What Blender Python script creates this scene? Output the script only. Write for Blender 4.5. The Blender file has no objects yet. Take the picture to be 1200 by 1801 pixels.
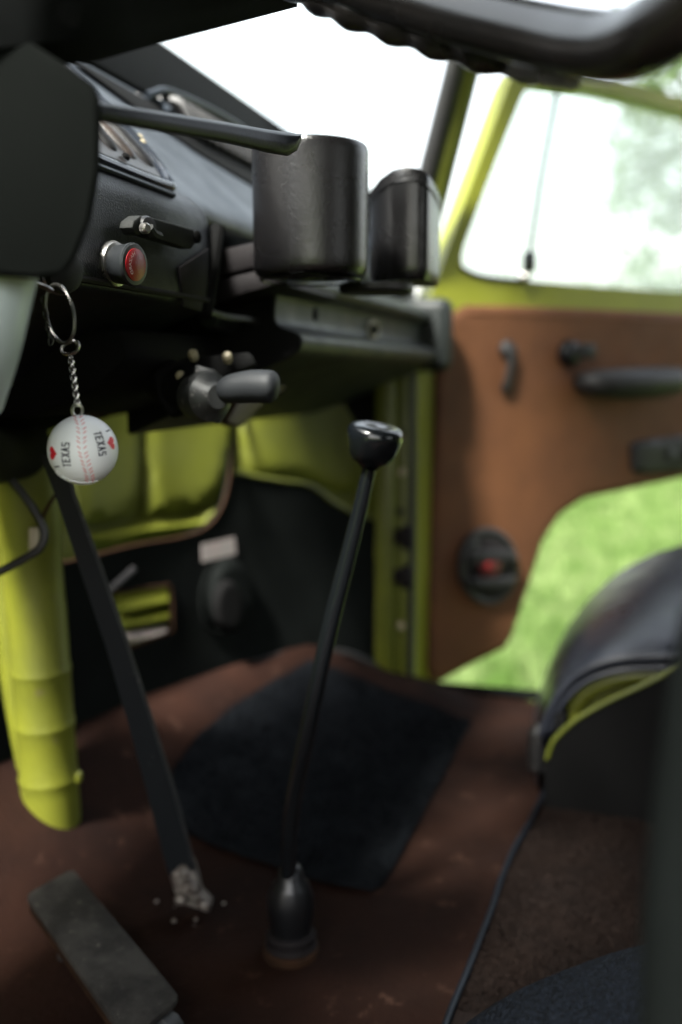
import bpy, bmesh, math, random
import numpy as np
from mathutils import Vector, Matrix, noise
from mathutils.geometry import delaunay_2d_cdt

# ------------------------------------------------------------------ camera, sky, sun, exposure
random.seed(7)
S = bpy.context.scene
COL = S.collection
AZ, PITCH = math.radians(16.5), math.radians(7.9)
CAM = Vector((0, 0, 1.0))
FPX = 1751.0                      # focal length in pixels of the 1200 x 1801 photograph
ca, sa, cp, sp = math.cos(AZ), math.sin(AZ), math.cos(PITCH), math.sin(PITCH)
FW = Vector((ca * cp, sa * cp, -sp)); RT = Vector((sa, -ca, 0)); UP = RT.cross(FW)
cam = bpy.data.objects.new('camera', bpy.data.cameras.new('camera'))
COL.objects.link(cam)
m = Matrix((RT, UP, -FW)).transposed().to_4x4(); m.translation = CAM
cam.matrix_world = m
cam.data.sensor_width = 36; cam.data.lens = 35
cam.data.clip_start = 0.02; cam.data.clip_end = 500
cam.data.dof.use_dof = True
cam.data.dof.focus_distance = 0.56
cam.data.dof.aperture_fstop = 3.4
cam.data.dof.aperture_blades = 0
S.camera = cam

W = bpy.data.worlds.new('World'); S.world = W; W.use_nodes = True
nt = W.node_tree
bg = nt.nodes['Background']
sky = nt.nodes.new('ShaderNodeTexSky'); sky.sky_type = 'NISHITA'; sky.sun_disc = False
SUN_EL, SUN_AZ = math.radians(52), math.radians(165)      # azimuth measured from +X
sky.sun_elevation = SUN_EL; sky.sun_rotation = math.pi / 2 - SUN_AZ
sky.air_density = 1.6; sky.dust_density = 5.0; sky.ozone_density = 1.0
hs = nt.nodes.new('ShaderNodeHueSaturation'); hs.inputs['Saturation'].default_value = 0.35
nt.links.new(sky.outputs[0], hs.inputs['Color']); nt.links.new(hs.outputs[0], bg.inputs[0])
bg.inputs[1].default_value = 0.15
sl = bpy.data.lights.new('sun', 'SUN'); sl.energy = 3.6; sl.angle = math.radians(7); sl.color = (1, .96, .9)
so = bpy.data.objects.new('sun', sl); COL.objects.link(so)
sd = Vector((math.cos(SUN_EL) * math.cos(SUN_AZ), math.cos(SUN_EL) * math.sin(SUN_AZ), math.sin(SUN_EL)))
so.rotation_euler = sd.to_track_quat('Z', 'Y').to_euler()
S.view_settings.view_transform = 'Standard'; S.view_settings.look = 'None'
S.view_settings.gamma = 1.0; S.view_settings.use_curve_mapping = False
S.view_settings.exposure = 2.3
S.render.engine = 'CYCLES'
S.cycles.use_denoising = True
S.cycles.max_bounces = 8; S.cycles.diffuse_bounces = 5; S.cycles.glossy_bounces = 4
S.cycles.transparent_max_bounces = 10; S.cycles.sample_clamp_indirect = 6
S.cycles.caustics_reflective = False; S.cycles.caustics_refractive = False

# ------------------------------------------------------------------ measuring the photograph
def ray(px, py):
    return FW + RT * ((px - 600) / FPX) + UP * ((900.5 - py) / FPX)
def PD(px, py, d): return CAM + ray(px, py) * d
def PX(px, py, x): r = ray(px, py); return CAM + r * (x / r.x)
def PY(px, py, y): r = ray(px, py); return CAM + r * (y / r.y)
def PZ(px, py, z): r = ray(px, py); return CAM + r * ((z - CAM.z) / r.z)

# ------------------------------------------------------------------ materials
MATS = {}
def mat(name, col, rough=.5, metal=0., col2=None, nscale=20., ncontrast=(.35, .65), bump=0., bscale=400., bdist=.001,
        spec=.5, wear=None, wscale=60., wthr=.62, wrough=None, coat=0., voro=False, rvar=0.):
    if name in MATS: return MATS[name]
    M = bpy.data.materials.new(name); M.use_nodes = True
    t = M.node_tree; N = t.nodes; L = t.links
    b = N['Principled BSDF']
    b.inputs['Base Color'].default_value = (*col, 1); b.inputs['Roughness'].default_value = rough
    b.inputs['Metallic'].default_value = metal; b.inputs['Specular IOR Level'].default_value = spec
    b.inputs['Coat Weight'].default_value = coat
    tc = N.new('ShaderNodeTexCoord'); last = None
    if col2:
        n = N.new('ShaderNodeTexNoise'); n.inputs['Scale'].default_value = nscale; n.inputs['Detail'].default_value = 6
        n.inputs['Roughness'].default_value = .62
        L.new(tc.outputs['Object'], n.inputs['Vector'])
        r = N.new('ShaderNodeMapRange'); r.inputs['From Min'].default_value = ncontrast[0]; r.inputs['From Max'].default_value = ncontrast[1]
        L.new(n.outputs['Fac'], r.inputs['Value'])
        x = N.new('ShaderNodeMix'); x.data_type = 'RGBA'
        x.inputs['A'].default_value = (*col, 1); x.inputs['B'].default_value = (*col2, 1)
        L.new(r.outputs[0], x.inputs['Factor']); last = x.outputs['Result']
    if wear:
        n = N.new('ShaderNodeTexNoise'); n.inputs['Scale'].default_value = wscale; n.inputs['Detail'].default_value = 8
        n.inputs['Roughness'].default_value = .7
        L.new(tc.outputs['Object'], n.inputs['Vector'])
        r = N.new('ShaderNodeMapRange'); r.inputs['From Min'].default_value = wthr; r.inputs['From Max'].default_value = wthr + .05
        L.new(n.outputs['Fac'], r.inputs['Value'])
        x = N.new('ShaderNodeMix'); x.data_type = 'RGBA'
        if last: L.new(last, x.inputs['A'])
        else: x.inputs['A'].default_value = (*col, 1)
        x.inputs['B'].default_value = (*wear, 1)
        L.new(r.outputs[0], x.inputs['Factor']); last = x.outputs['Result']
    if last: L.new(last, b.inputs['Base Color'])
    if rvar:
        n = N.new('ShaderNodeTexNoise'); n.inputs['Scale'].default_value = 25; n.inputs['Detail'].default_value = 5
        L.new(tc.outputs['Object'], n.inputs['Vector'])
        r = N.new('ShaderNodeMapRange'); r.inputs['To Min'].default_value = max(.02, rough - rvar); r.inputs['To Max'].default_value = min(1, rough + rvar)
        r.inputs['From Min'].default_value = .3; r.inputs['From Max'].default_value = .7
        L.new(n.outputs['Fac'], r.inputs['Value']); L.new(r.outputs[0], b.inputs['Roughness'])
    if bump:
        if voro:
            n = N.new('ShaderNodeTexVoronoi'); n.feature = 'SMOOTH_F1'; o = n.outputs['Distance']
        else:
            n = N.new('ShaderNodeTexNoise'); n.inputs['Detail'].default_value = 3; o = n.outputs['Fac']
        n.inputs['Scale'].default_value = bscale
        L.new(tc.outputs['Object'], n.inputs['Vector'])
        bp = N.new('ShaderNodeBump'); bp.inputs['Strength'].default_value = bump; bp.inputs['Distance'].default_value = bdist
        L.new(o, bp.inputs['Height']); L.new(bp.outputs[0], b.inputs['Normal'])
    MATS[name] = M; return M

LIME = mat('lime paint', (.105, .118, .012), .45, col2=(.08, .092, .011), nscale=9, rvar=.08, wear=(.16, .14, .04), wscale=35, wthr=.66, bump=.08, bscale=60)  # the van's lime, darkened with the shade of the inner panels
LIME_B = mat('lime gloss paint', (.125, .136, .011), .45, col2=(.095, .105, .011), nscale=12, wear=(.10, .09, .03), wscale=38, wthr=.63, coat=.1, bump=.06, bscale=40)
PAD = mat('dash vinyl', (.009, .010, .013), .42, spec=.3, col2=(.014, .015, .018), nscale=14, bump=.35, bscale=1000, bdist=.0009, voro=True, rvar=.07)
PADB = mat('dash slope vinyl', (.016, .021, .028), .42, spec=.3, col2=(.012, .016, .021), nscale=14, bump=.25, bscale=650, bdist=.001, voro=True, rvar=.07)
BLK = mat('black plastic', (.009, .009, .010), .5, spec=.3, col2=(.015, .0145, .0145), nscale=20, bump=.15, bscale=300, rvar=.1)
BLKM = mat('matt black', (.0035, .0035, .0035), .85, spec=.12)
GLOSS = mat('gloss black', (.004, .005, .006), .2, coat=.15, bump=.04, bscale=90)
FRAMER = mat('windscreen rubber', (.004, .0045, .0045), .8, spec=.05, bump=.15, bscale=200)
RUB = mat('black rubber', (.012, .012, .013), .5, col2=(.02, .019, .018), nscale=30, bump=.2, bscale=200)
CUPM = mat('crinkle black enamel', (.007, .0066, .007), .27, spec=.6, bump=.28, bscale=620, bdist=.0012, rvar=.05)
LEATH = mat('black leatherette', (.007, .0067, .007), .26, bump=.16, bscale=600, bdist=.0009, voro=True, rvar=.06)
RIMM = mat('wheel plastic', (.010, .009, .0085), .24, spec=.6, col2=(.014, .012, .011), nscale=30, bump=.04, bscale=150, rvar=.06)
SHELF = mat('grey green shelf', (.014, .0175, .017), .5, spec=.3, col2=(.011, .0135, .013), nscale=12, bump=.12, bscale=300, rvar=.08)
STEEL = mat('steel', (.42, .41, .39), .3, .9, col2=(.28, .26, .24), nscale=60, rvar=.1)
DSTEEL = mat('dull grey metal', (.045, .047, .047), .5, .2, col2=(.028, .029, .029), nscale=80, wear=(.2, .19, .18), wscale=200, wthr=.6, rvar=.1)
ALU = mat('brushed column', (.5, .57, .57), .45, .1, col2=(.42, .49, .49), nscale=10, rvar=.08)
RED = mat('red lens', (.26, .008, .012), .3, bump=.2, bscale=700)
REDP = mat('red print', (.62, .01, .02), .5)
WHT = mat('white ball vinyl', (.82, .84, .86), .38, bump=.1, bscale=500)
INK = mat('dark print', (.015, .018, .03), .5)
LET = mat('pale print', (.6, .5, .5), .5)
BROWN = mat('brown door vinyl', (.115, .046, .018), .65, spec=.25, col2=(.078, .031, .013), nscale=7, wear=(.14, .075, .04), wscale=30, wthr=.68, bump=.3, bscale=350, rvar=.08)
CARP = mat('brown rubber floor', (.0195, .0078, .0046), .8, spec=.1, col2=(.0085, .0037, .0026), nscale=6, bump=.6, bscale=120, bdist=.002, wear=(.036, .018, .012), wscale=40, wthr=.60)
CARP2 = mat('brown carpet', (.017, .0095, .0068), .9, col2=(.011, .0065, .005), nscale=14, bump=.8, bscale=500, bdist=.003, wear=(.035, .025, .02), wscale=70, wthr=.7, spec=.2)
MATT = mat('navy black mat', (.0055, .0068, .0085), .9, col2=(.0095, .0115, .014), nscale=30, bump=.7, bscale=600, bdist=.002, spec=.08)
BOARD = mat('black board', (.0032, .004, .0037), .8, spec=.05, col2=(.0065, .008, .0075), nscale=8, bump=.2, bscale=200)
RUST = mat('brown board edge', (.038, .019, .010), .85, spec=.1, col2=(.022, .012, .007), nscale=60)
VINYL = mat('navy black seat vinyl', (.018, .02, .028), .34, col2=(.024, .027, .036), nscale=9, bump=.3, bscale=300, bdist=.001, voro=True, rvar=.08)
SEATF = mat('blue black woven vinyl', (.002, .003, .0045), .75, spec=.15, col2=(.010, .014, .021), nscale=520, ncontrast=(.42, .6), bump=1., bscale=480, bdist=.004)
PEDAL = mat('worn pedal rubber', (.022, .0205, .0185), .75, spec=.25, col2=(.055, .052, .046), nscale=28, ncontrast=(.4, .62), wear=(.11, .10, .085), wscale=110, wthr=.62, bump=.6, bscale=500, bdist=.0012)
VENTB = mat('brown black vent', (.05, .038, .032), .4, col2=(.024, .02, .018), nscale=30, bump=.2, bscale=400)
ASH = mat('brown grey ashtray', (.009, .0075, .008), .7, spec=.15, col2=(.012, .010, .0105), nscale=20, bump=.2, bscale=300)
BEIGE = mat('beige plastic', (.35, .3, .2), .5)
LABEL = mat('pale sticker', (.26, .25, .235), .5, col2=(.3, .25, .24), nscale=60)
SILV = mat('flaking paint metal', (.20, .18, .155), .5, .4, col2=(.09, .07, .06), nscale=120, ncontrast=(.42, .58), bump=.8, bscale=150, bdist=.003)
DGREY = mat('dark grey green fabric', (.011, .013, .012), .9, spec=.03, col2=(.008, .0098, .009), nscale=30)
HEAD = mat('headliner', (.035, .033, .03), .9)
BARK = mat('bark', (.06, .045, .03), .9, col2=(.1, .08, .06), nscale=12, bump=.8, bscale=20, bdist=.02)

def glass_mat(name, veil):
    M = bpy.data.materials.new(name); M.use_nodes = True
    t = M.node_tree; N = t.nodes; L = t.links; N.clear()
    out = N.new('ShaderNodeOutputMaterial')
    tr = N.new('ShaderNodeBsdfTransparent'); tr.inputs[0].default_value = (.93, .96, .95, 1)
    tl = N.new('ShaderNodeBsdfTranslucent'); tl.inputs[0].default_value = (.85, .9, .88, 1)
    gl = N.new('ShaderNodeBsdfGlossy'); gl.inputs['Roughness'].default_value = .03
    a = N.new('ShaderNodeMixShader'); a.inputs[0].default_value = veil
    ge = N.new('ShaderNodeNewGeometry')
    def mth(op, a, b=None):
        q = N.new('ShaderNodeMath'); q.operation = op
        for i, v in enumerate((a, b)):
            if v is None: continue
            if isinstance(v, (int, float)): q.inputs[i].default_value = v
            else: L.new(v, q.inputs[i])
        return q.outputs[0]
    dt = N.new('ShaderNodeVectorMath'); dt.operation = 'DOT_PRODUCT'
    L.new(ge.outputs['Incoming'], dt.inputs[0]); L.new(ge.outputs['Normal'], dt.inputs[1])
    fres = mth('ADD', mth('MULTIPLY', mth('POWER', mth('SUBTRACT', 1.0, mth('ABSOLUTE', dt.outputs['Value'])), 5.0), .93), .05)
    b = N.new('ShaderNodeMixShader')
    L.new(tr.outputs[0], a.inputs[1]); L.new(tl.outputs[0], a.inputs[2])
    L.new(fres, b.inputs[0]); L.new(a.outputs[0], b.inputs[1]); L.new(gl.outputs[0], b.inputs[2])
    L.new(b.outputs[0], out.inputs[0]); return M
GLASS = glass_mat('veiled window glass', .22)  # translucent veil whitens the view in place of lens glare
WGLASS = glass_mat('windscreen glass', .06)

def leaf_mat(name, c1, c2, scale, trans=.35):
    M = bpy.data.materials.new(name); M.use_nodes = True
    t = M.node_tree; N = t.nodes; L = t.links; N.clear()
    out = N.new('ShaderNodeOutputMaterial')
    tc = N.new('ShaderNodeTexCoord'); n = N.new('ShaderNodeTexNoise'); n.inputs['Scale'].default_value = scale; n.inputs['Detail'].default_value = 4
    L.new(tc.outputs['Object'], n.inputs['Vector'])
    r = N.new('ShaderNodeMapRange'); r.inputs['From Min'].default_value = .36; r.inputs['From Max'].default_value = .64
    L.new(n.outputs['Fac'], r.inputs['Value'])
    x = N.new('ShaderNodeMix'); x.data_type = 'RGBA'; x.inputs['A'].default_value = (*c1, 1); x.inputs['B'].default_value = (*c2, 1)
    L.new(r.outputs[0], x.inputs['Factor'])
    d = N.new('ShaderNodeBsdfDiffuse'); tl = N.new('ShaderNodeBsdfTranslucent'); mx = N.new('ShaderNodeMixShader'); mx.inputs[0].default_value = trans
    L.new(x.outputs['Result'], d.inputs[0]); L.new(x.outputs['Result'], tl.inputs[0])
    L.new(d.outputs[0], mx.inputs[1]); L.new(tl.outputs[0], mx.inputs[2]); L.new(mx.outputs[0], out.inputs[0]); return M
GRASS = leaf_mat('lawn grass', (.07, .13, .028), (.165, .225, .085), 5.5)
SOIL = leaf_mat('lawn ground', (.055, .10, .02), (.15, .18, .07), 5.0, .05)
LEAF = leaf_mat('tree leaves', (.045, .085, .03), (.1, .14, .06), .8)
LEAF2 = leaf_mat('far leaves', (.05, .09, .04), (.09, .13, .06), .4)

# ------------------------------------------------------------------ mesh helpers
class G:
    def __init__(s): s.v = []; s.f = []
    def add(s, v, f):
        o = len(s.v); s.v += [Vector(p) for p in v]; s.f += [tuple(i + o for i in q) for q in f]; return s
WL = {}
def obj(name, g, material, parent=None, label=None, cat=None, group=None, kind=None, smooth=35, bevel=0, seg=2):
    me = bpy.data.meshes.new(name)
    if parent is not None: org = WL[parent.name]
    else:
        a = np.array([tuple(p) for p in g.v]); org = Vector(((a[:, 0].min() + a[:, 0].max()) / 2, (a[:, 1].min() + a[:, 1].max()) / 2, a[:, 2].min()))
    me.from_pydata([tuple(p - org) for p in g.v], [], g.f)
    me.validate(); me.materials.append(material)
    bm = bmesh.new(); bm.from_mesh(me)
    bmesh.ops.recalc_face_normals(bm, faces=bm.faces)
    if bevel:
        es = [e for e in bm.edges if len(e.link_faces) == 2 and e.calc_face_angle(0) > .5]
        bmesh.ops.bevel(bm, geom=es, offset=bevel, segments=seg, profile=.5, affect='EDGES', clamp_overlap=True)
    bm.to_mesh(me); bm.free()
    me.polygons.foreach_set('use_smooth', [True] * len(me.polygons))
    if smooth < 180: me.set_sharp_from_angle(angle=math.radians(smooth))
    o = bpy.data.objects.new(name, me); COL.objects.link(o)
    if parent is not None:
        o.parent = parent
        if parent.type == 'MESH' or True: o.location = (0, 0, 0)
    else: o.location = org
    WL[o.name] = org
    if label: o['label'] = label
    if cat: o['category'] = cat
    if group: o['group'] = group
    if kind: o['kind'] = kind
    return o
def thing(name, label, cat, loc, group=None, kind=None):
    o = bpy.data.objects.new(name, None); COL.objects.link(o); o.location = loc; o.empty_display_size = .05
    o['label'] = label; o['category'] = cat
    if group: o['group'] = group
    if kind: o['kind'] = kind
    WL[o.name] = Vector(loc); return o

def cr(pts, n=8, closed=False):
    """Catmull-Rom through points of any dimension"""
    P = [np.array(p, float) for p in pts]; out = []
    N = len(P)
    for i in range(N if closed else N - 1):
        if closed: a, b, c, d = P[(i - 1) % N], P[i], P[(i + 1) % N], P[(i + 2) % N]
        else:
            b, c = P[i], P[i + 1]; a = P[i - 1] if i else 2 * b - c; d = P[i + 2] if i + 2 < N else 2 * c - b
        for k in range(n):
            t = k / n
            out.append(.5 * ((2 * b) + (c - a) * t + (2 * a - 5 * b + 4 * c - d) * t * t + (3 * b - a - 3 * c + d) * t ** 3))
    if not closed: out.append(P[-1])
    return out
def tube(g, pts, rad, seg=14, closed=False, flat=1.0, upv=None):
    P = [Vector(p) for p in pts]; n = len(P)
    if not hasattr(rad, '__len__'): rad = [rad] * n
    T = []
    for i in range(n):
        a = P[(i - 1) % n] if (closed or i) else P[0]; b = P[(i + 1) % n] if (closed or i < n - 1) else P[-1]
        T.append((b - a).normalized())
    u = Vector(upv) if upv is not None else (Vector((0, 0, 1)) if abs(T[0].z) < .9 else Vector((1, 0, 0)))
    vs = []; o = len(g.v)
    for i in range(n):
        u = (u - T[i] * u.dot(T[i])).normalized(); w = T[i].cross(u)
        for k in range(seg):
            th = 2 * math.pi * k / seg
            vs.append(P[i] + (u * math.cos(th) * flat + w * math.sin(th)) * rad[i])
    f = []
    for i in range(n if closed else n - 1):
        j = (i + 1) % n
        for k in range(seg):
            l = (k + 1) % seg
            f.append((i * seg + k, i * seg + l, j * seg + l, j * seg + k))
    if not closed: f += [tuple(range(seg)), tuple(reversed(range((n - 1) * seg, n * seg)))]
    return g.add(vs, f)
def lathe(g, base, axis, prof, seg=32, ref=None, sx=1., caps=True):
    """prof: list of (radius, height along axis)"""
    A = Vector(axis).normalized()
    u = Vector(ref) if ref is not None else (Vector((0, 0, 1)) if abs(A.z) < .9 else Vector((1, 0, 0)))
    u = (u - A * u.dot(A)).normalized(); w = A.cross(u); B = Vector(base)
    vs = []
    for r, h in prof:
        for k in range(seg):
            th = 2 * math.pi * k / seg
            vs.append(B + A * h + (u * math.cos(th) + w * math.sin(th) * sx) * max(r, 1e-5))
    f = []
    for i in range(len(prof) - 1):
        for k in range(seg):
            l = (k + 1) % seg; f.append((i * seg + k, i * seg + l, (i + 1) * seg + l, (i + 1) * seg + k))
    if caps: f += [tuple(range(seg)), tuple(reversed(range((len(prof) - 1) * seg, len(prof) * seg)))]
    return g.add(vs, f)
def box(g, c, sx, sy, sz, ax=(1, 0, 0), az=(0, 0, 1)):
    X = Vector(ax).normalized(); Z = Vector(az); Z = (Z - X * Z.dot(X)).normalized(); Y = Z.cross(X); c = Vector(c)
    v = [c + X * a * sx / 2 + Y * b * sy / 2 + Z * d * sz / 2 for a in (-1, 1) for b in (-1, 1) for d in (-1, 1)]
    return g.add(v, [(0, 1, 3, 2), (4, 6, 7, 5), (0, 4, 5, 1), (2, 3, 7, 6), (0, 2, 6, 4), (1, 5, 7, 3)])
def slab(g, poly, off):
    """polygon of 3D points thickened by vector off"""
    n = len(poly); P = [Vector(p) for p in poly]; o = Vector(off)
    v = P + [p + o for p in P]
    return g.add(v, [tuple(range(n)), tuple(reversed(range(n, 2 * n)))] + [(i, (i + 1) % n, n + (i + 1) % n, n + i) for i in range(n)])
def loft(g, rows, caps=False):
    n = len(rows[0]); v = [p for r in rows for p in r]; f = []
    for i in range(len(rows) - 1):
        for k in range(n - 1): f.append((i * n + k, i * n + k + 1, (i + 1) * n + k + 1, (i + 1) * n + k))
    if caps: f += [tuple(range(n)), tuple(reversed(range((len(rows) - 1) * n, len(rows) * n)))]
    return g.add(v, f)
def sweepx(g, prof, x0, x1, nx=12, bend=None):
    """profile of (y, z-above-camera) swept along X"""
    rows = []
    for i in range(nx + 1):
        u_ = i / nx; u_ = 1 - (1 - u_) ** 1.8 if bend else u_
        x = x0 + (x1 - x0) * u_; dy = bend(x) if bend else 0
        rows.append([Vector((x, y + dy * min(1, max(0, (y - .30) / .18)), CAM.z + z + dy * .72 * min(1, max(0, (y - .28) / .18)))) for y, z in prof])
    return loft(g, rows)

def inside(p, poly):
    c = False; n = len(poly); j = n - 1
    for i in range(n):
        xi, yi = poly[i]; xj, yj = poly[j]
        if (yi > p[1]) != (yj > p[1]) and p[0] < (xj - xi) * (p[1] - yi) / (yj - yi) + xi: c = not c
        j = i
    return c
def segd(p, a, b):
    ax, ay = b[0] - a[0], b[1] - a[1]; L = ax * ax + ay * ay
    t = 0 if L == 0 else max(0, min(1, ((p[0] - a[0]) * ax + (p[1] - a[1]) * ay) / L))
    return math.hypot(p[0] - a[0] - ax * t, p[1] - a[1] - ay * t)
class Ext:
    """a vertical wall standing on a plan curve"""
    def __init__(s, plan, n=6):
        s.p = [tuple(q) for q in (cr(plan, n) if len(plan) > 2 else plan)]
        s.L = [0]
        for a, b in zip(s.p, s.p[1:]): s.L.append(s.L[-1] + math.hypot(b[0] - a[0], b[1] - a[1]))
    def hit(s, px, py):
        r = ray(px, py); best = None
        for i in range(len(s.p) - 1):
            a, b = s.p[i], s.p[i + 1]; dx, dy = b[0] - a[0], b[1] - a[1]
            den = r.x * dy - r.y * dx
            if abs(den) < 1e-9: continue
            t = (a[0] * dy - a[1] * dx) / den
            k = ((r.x * t - a[0]) * dx + (r.y * t - a[1]) * dy) / (dx * dx + dy * dy)
            lo = -1e9 if i == 0 else -1e-6; hi = 1e9 if i == len(s.p) - 2 else 1 + 1e-6
            if t > 0 and lo <= k <= hi and (best is None or t < best[0]):
                best = (t, s.L[i] + k * (s.L[i + 1] - s.L[i]), CAM.z + r.z * t)
        return (best[1], best[2])
    def pt(s, q, off=0):
        u, z = q; i = 0
        while i < len(s.p) - 2 and s.L[i + 1] < u: i += 1
        a, b = s.p[i], s.p[i + 1]; l = s.L[i + 1] - s.L[i]; k = (u - s.L[i]) / l
        nx, ny = -(b[1] - a[1]) / l, (b[0] - a[0]) / l
        mx, my = (a[0] + b[0]) / 2, (a[1] + b[1]) / 2
        if nx * mx + ny * my > 0: nx, ny = -nx, -ny          # towards the cab
        return Vector((a[0] + (b[0] - a[0]) * k + nx * off, a[1] + (b[1] - a[1]) * k + ny * off, z))
def sheet(g, surf, outline, holes=(), thick=.004, off=0., step=.02, puff=0., pw=.02, uv=False):
    """a sheet cut to an outline measured in the photograph, standing on surf; puff = raised middle"""
    def prep(o):
        q = [tuple(p) if uv else surf.hit(*p) for p in o]; r = []
        for a, b in zip(q, q[1:] + q[:1]):
            n = max(1, int(math.hypot(b[0] - a[0], b[1] - a[1]) / step))
            r += [(a[0] + (b[0] - a[0]) * k / n, a[1] + (b[1] - a[1]) * k / n) for k in range(n)]
        return r
    O = prep(outline); H = [prep(h) for h in holes]
    pts = list(O); edges = [(i, (i + 1) % len(O)) for i in range(len(O))]
    for h in H:
        o = len(pts); pts += h; edges += [(o + i, o + (i + 1) % len(h)) for i in range(len(h))]
    xs = [p[0] for p in O]; zs = [p[1] for p in O]
    loops = [O] + H
    def dist(p): return min(segd(p, l[i], l[(i + 1) % len(l)]) for l in loops for i in range(len(l)))
    st = step if not puff else min(step, pw / 2)
    i = min(xs) + st * .53
    while i < max(xs):
        k = min(zs) + st * .47
        while k < max(zs):
            if inside((i, k), O) and not any(inside((i, k), h) for h in H) and dist((i, k)) > st * .4: pts.append((i, k))
            k += st
        i += st
    r = delaunay_2d_cdt([Vector(p) for p in pts], edges, [], 0, 1e-7)
    V, F = r[0], r[2]
    F = [f for f in F if (lambda c: inside(c, O) and not any(inside(c, h) for h in H))((sum(V[q].x for q in f) / len(f), sum(V[q].y for q in f) / len(f)))]
    n = len(V)
    def bulge(p):
        if not puff: return 0
        t = min(1, dist(p) / pw); return puff * math.sqrt(max(0, 1 - (1 - t) ** 2))
    v = [surf.pt((p.x, p.y), off + bulge(p)) for p in V] + [surf.pt((p.x, p.y), off - thick) for p in V]
    cnt = {}
    for f in F:
        for a, b in zip(f, f[1:] + f[:1]): cnt[(a, b)] = cnt.get((a, b), 0) + 1
    side = [(a, b, b + n, a + n) for (a, b) in cnt if (b, a) not in cnt]
    return g.add(v, [tuple(f) for f in F] + [tuple(q + n for q in reversed(f)) for f in F] + side)
def ell(cx, cy, rx, ry, n=28, rot=0):
    c, s_ = math.cos(rot), math.sin(rot)
    return [(cx + rx * math.cos(t) * c - ry * math.sin(t) * s_, cy + rx * math.cos(t) * s_ + ry * math.sin(t) * c) for t in [2 * math.pi * k / n for k in range(n)]]
def text_mesh(s, size, bold=0.):
    cu = bpy.data.curves.new('t', 'FONT'); cu.body = s; cu.size = size; cu.align_x = 'CENTER'; cu.align_y = 'CENTER'; cu.resolution_u = 3; cu.offset = bold
    o = bpy.data.objects.new('t', cu); COL.objects.link(o)
    dg = bpy.context.evaluated_depsgraph_get(); me = o.evaluated_get(dg).to_mesh()
    v = [tuple(p.co) for p in me.vertices]; f = [tuple(p.vertices) for p in me.polygons]
    o.evaluated_get(dg).to_mesh_clear(); bpy.data.objects.remove(o); bpy.data.curves.remove(cu)
    return v, f
Z0 = .55                                   # level of the cab floor; the lawn is at 0

# ------------------------------------------------------------------ lawn
g = G(); R = 400
rows = [[Vector((x, y, 0)) for y in (-R, -40, -10, 0, 10, 40, R)] for x in (-R, -40, -10, 0, 10, 40, R)]
obj('ground', loft(g, rows), SOIL, kind='structure')
g = G(); rng = np.random.default_rng(3)
vs = []; fs = []
NB = 70000
dist = 1.9 + 14 * rng.random(NB) ** 1.7; az = np.radians(rng.uniform(-8, 17, NB))
for i in range(NB):
    d = dist[i]; x, y = d * math.cos(az[i]), d * math.sin(az[i])
    h = rng.uniform(.03, .075) * (1 + .5 * noise.noise((x * 1.5, y * 1.5, 0))); w = .004 + d * .0012; a = rng.uniform(0, 6.28); le = rng.uniform(-.5, .5, 2) * h
    dx, dy = math.cos(a) * w, math.sin(a) * w; k = len(vs)
    vs += [Vector((x - dx, y - dy, 0)), Vector((x + dx, y + dy, 0)), Vector((x + le[0], y + le[1], h))]; fs.append((k, k + 1, k + 2))
g.v = vs; g.f = fs
me = obj('grass', g, GRASS, kind='stuff', smooth=180)

# ------------------------------------------------------------------ trees beyond the lawn
def leaf_cloud(n, rad, size, lumps, seed):
    rg = random.Random(seed); g = G(); V_ = []; F_ = []
    L_ = []
    for _ in range(lumps):
        d = Vector((rg.gauss(0, 1), rg.gauss(0, 1), rg.gauss(0, .8))).normalized() * rg.random() ** .4
        L_.append((Vector((d.x * rad[0], d.y * rad[1], d.z * rad[2])), rg.uniform(.16, .36) * rad[0]))
    for _ in range(n):
        c, r = rg.choice(L_)
        p = c + Vector((rg.gauss(0, 1), rg.gauss(0, 1), rg.gauss(0, 1))).normalized() * r * rg.random() ** .4
        a = Vector((rg.gauss(0, 1), rg.gauss(0, 1), rg.gauss(0, .6))).normalized(); b = a.orthogonal().normalized()
        s_ = size * rg.uniform(.6, 1.4); k = len(V_)
        V_ += [p - a * s_, p + b * s_ * .5, p + a * s_, p - b * s_ * .5]; F_.append((k, k + 1, k + 2, k + 3))
    g.v = V_; g.f = F_; return g, L_
def tree(loc, h, r, label, seed, leaf=.11, n=5200, group=None, lm=LEAF, lowf=.0):
    t = thing('tree', label, 'tree', loc, group)
    cz = h - r * .95; g, L_ = leaf_cloud(n, (r, r, r * .95), leaf, 26, seed)
    o = Vector((loc[0], loc[1], cz)); g.v = [p + o for p in g.v]
    obj('crown', g, lm, t, smooth=180)
    g = G(); rg = random.Random(seed + 5)
    tp = [Vector(loc) + Vector((0, 0, -.05)), Vector(loc) + Vector((.06, .04, cz * .5)), Vector((loc[0], loc[1], cz))]
    tube(g, cr(tp, 5), [h * .028 * (1 - .06 * i) for i in range(11)], 9)
    for c, _ in L_[:11]:
        st = Vector((loc[0], loc[1], cz * rg.uniform(.6, 1))); e = o + c
        mid = (st + e) / 2 + Vector((0, 0, .15))
        tube(g, cr([st, mid, e], 4), [h * .011 * (1 - .09 * i) for i in range(9)], 6)
    obj('trunk', g, BARK, t); return t
tree((13.5, -1.15, 0), 6.0, 2.0, 'leafy tree beyond the open door, cut by the right edge of the door window', 1, .085, 4200)
tree((8.5, -.75, 0), 6.3, 1.35, 'nearest leafy tree, its leaves showing above the door frame under the steering wheel rim', 9, .075, 2600)
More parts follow.
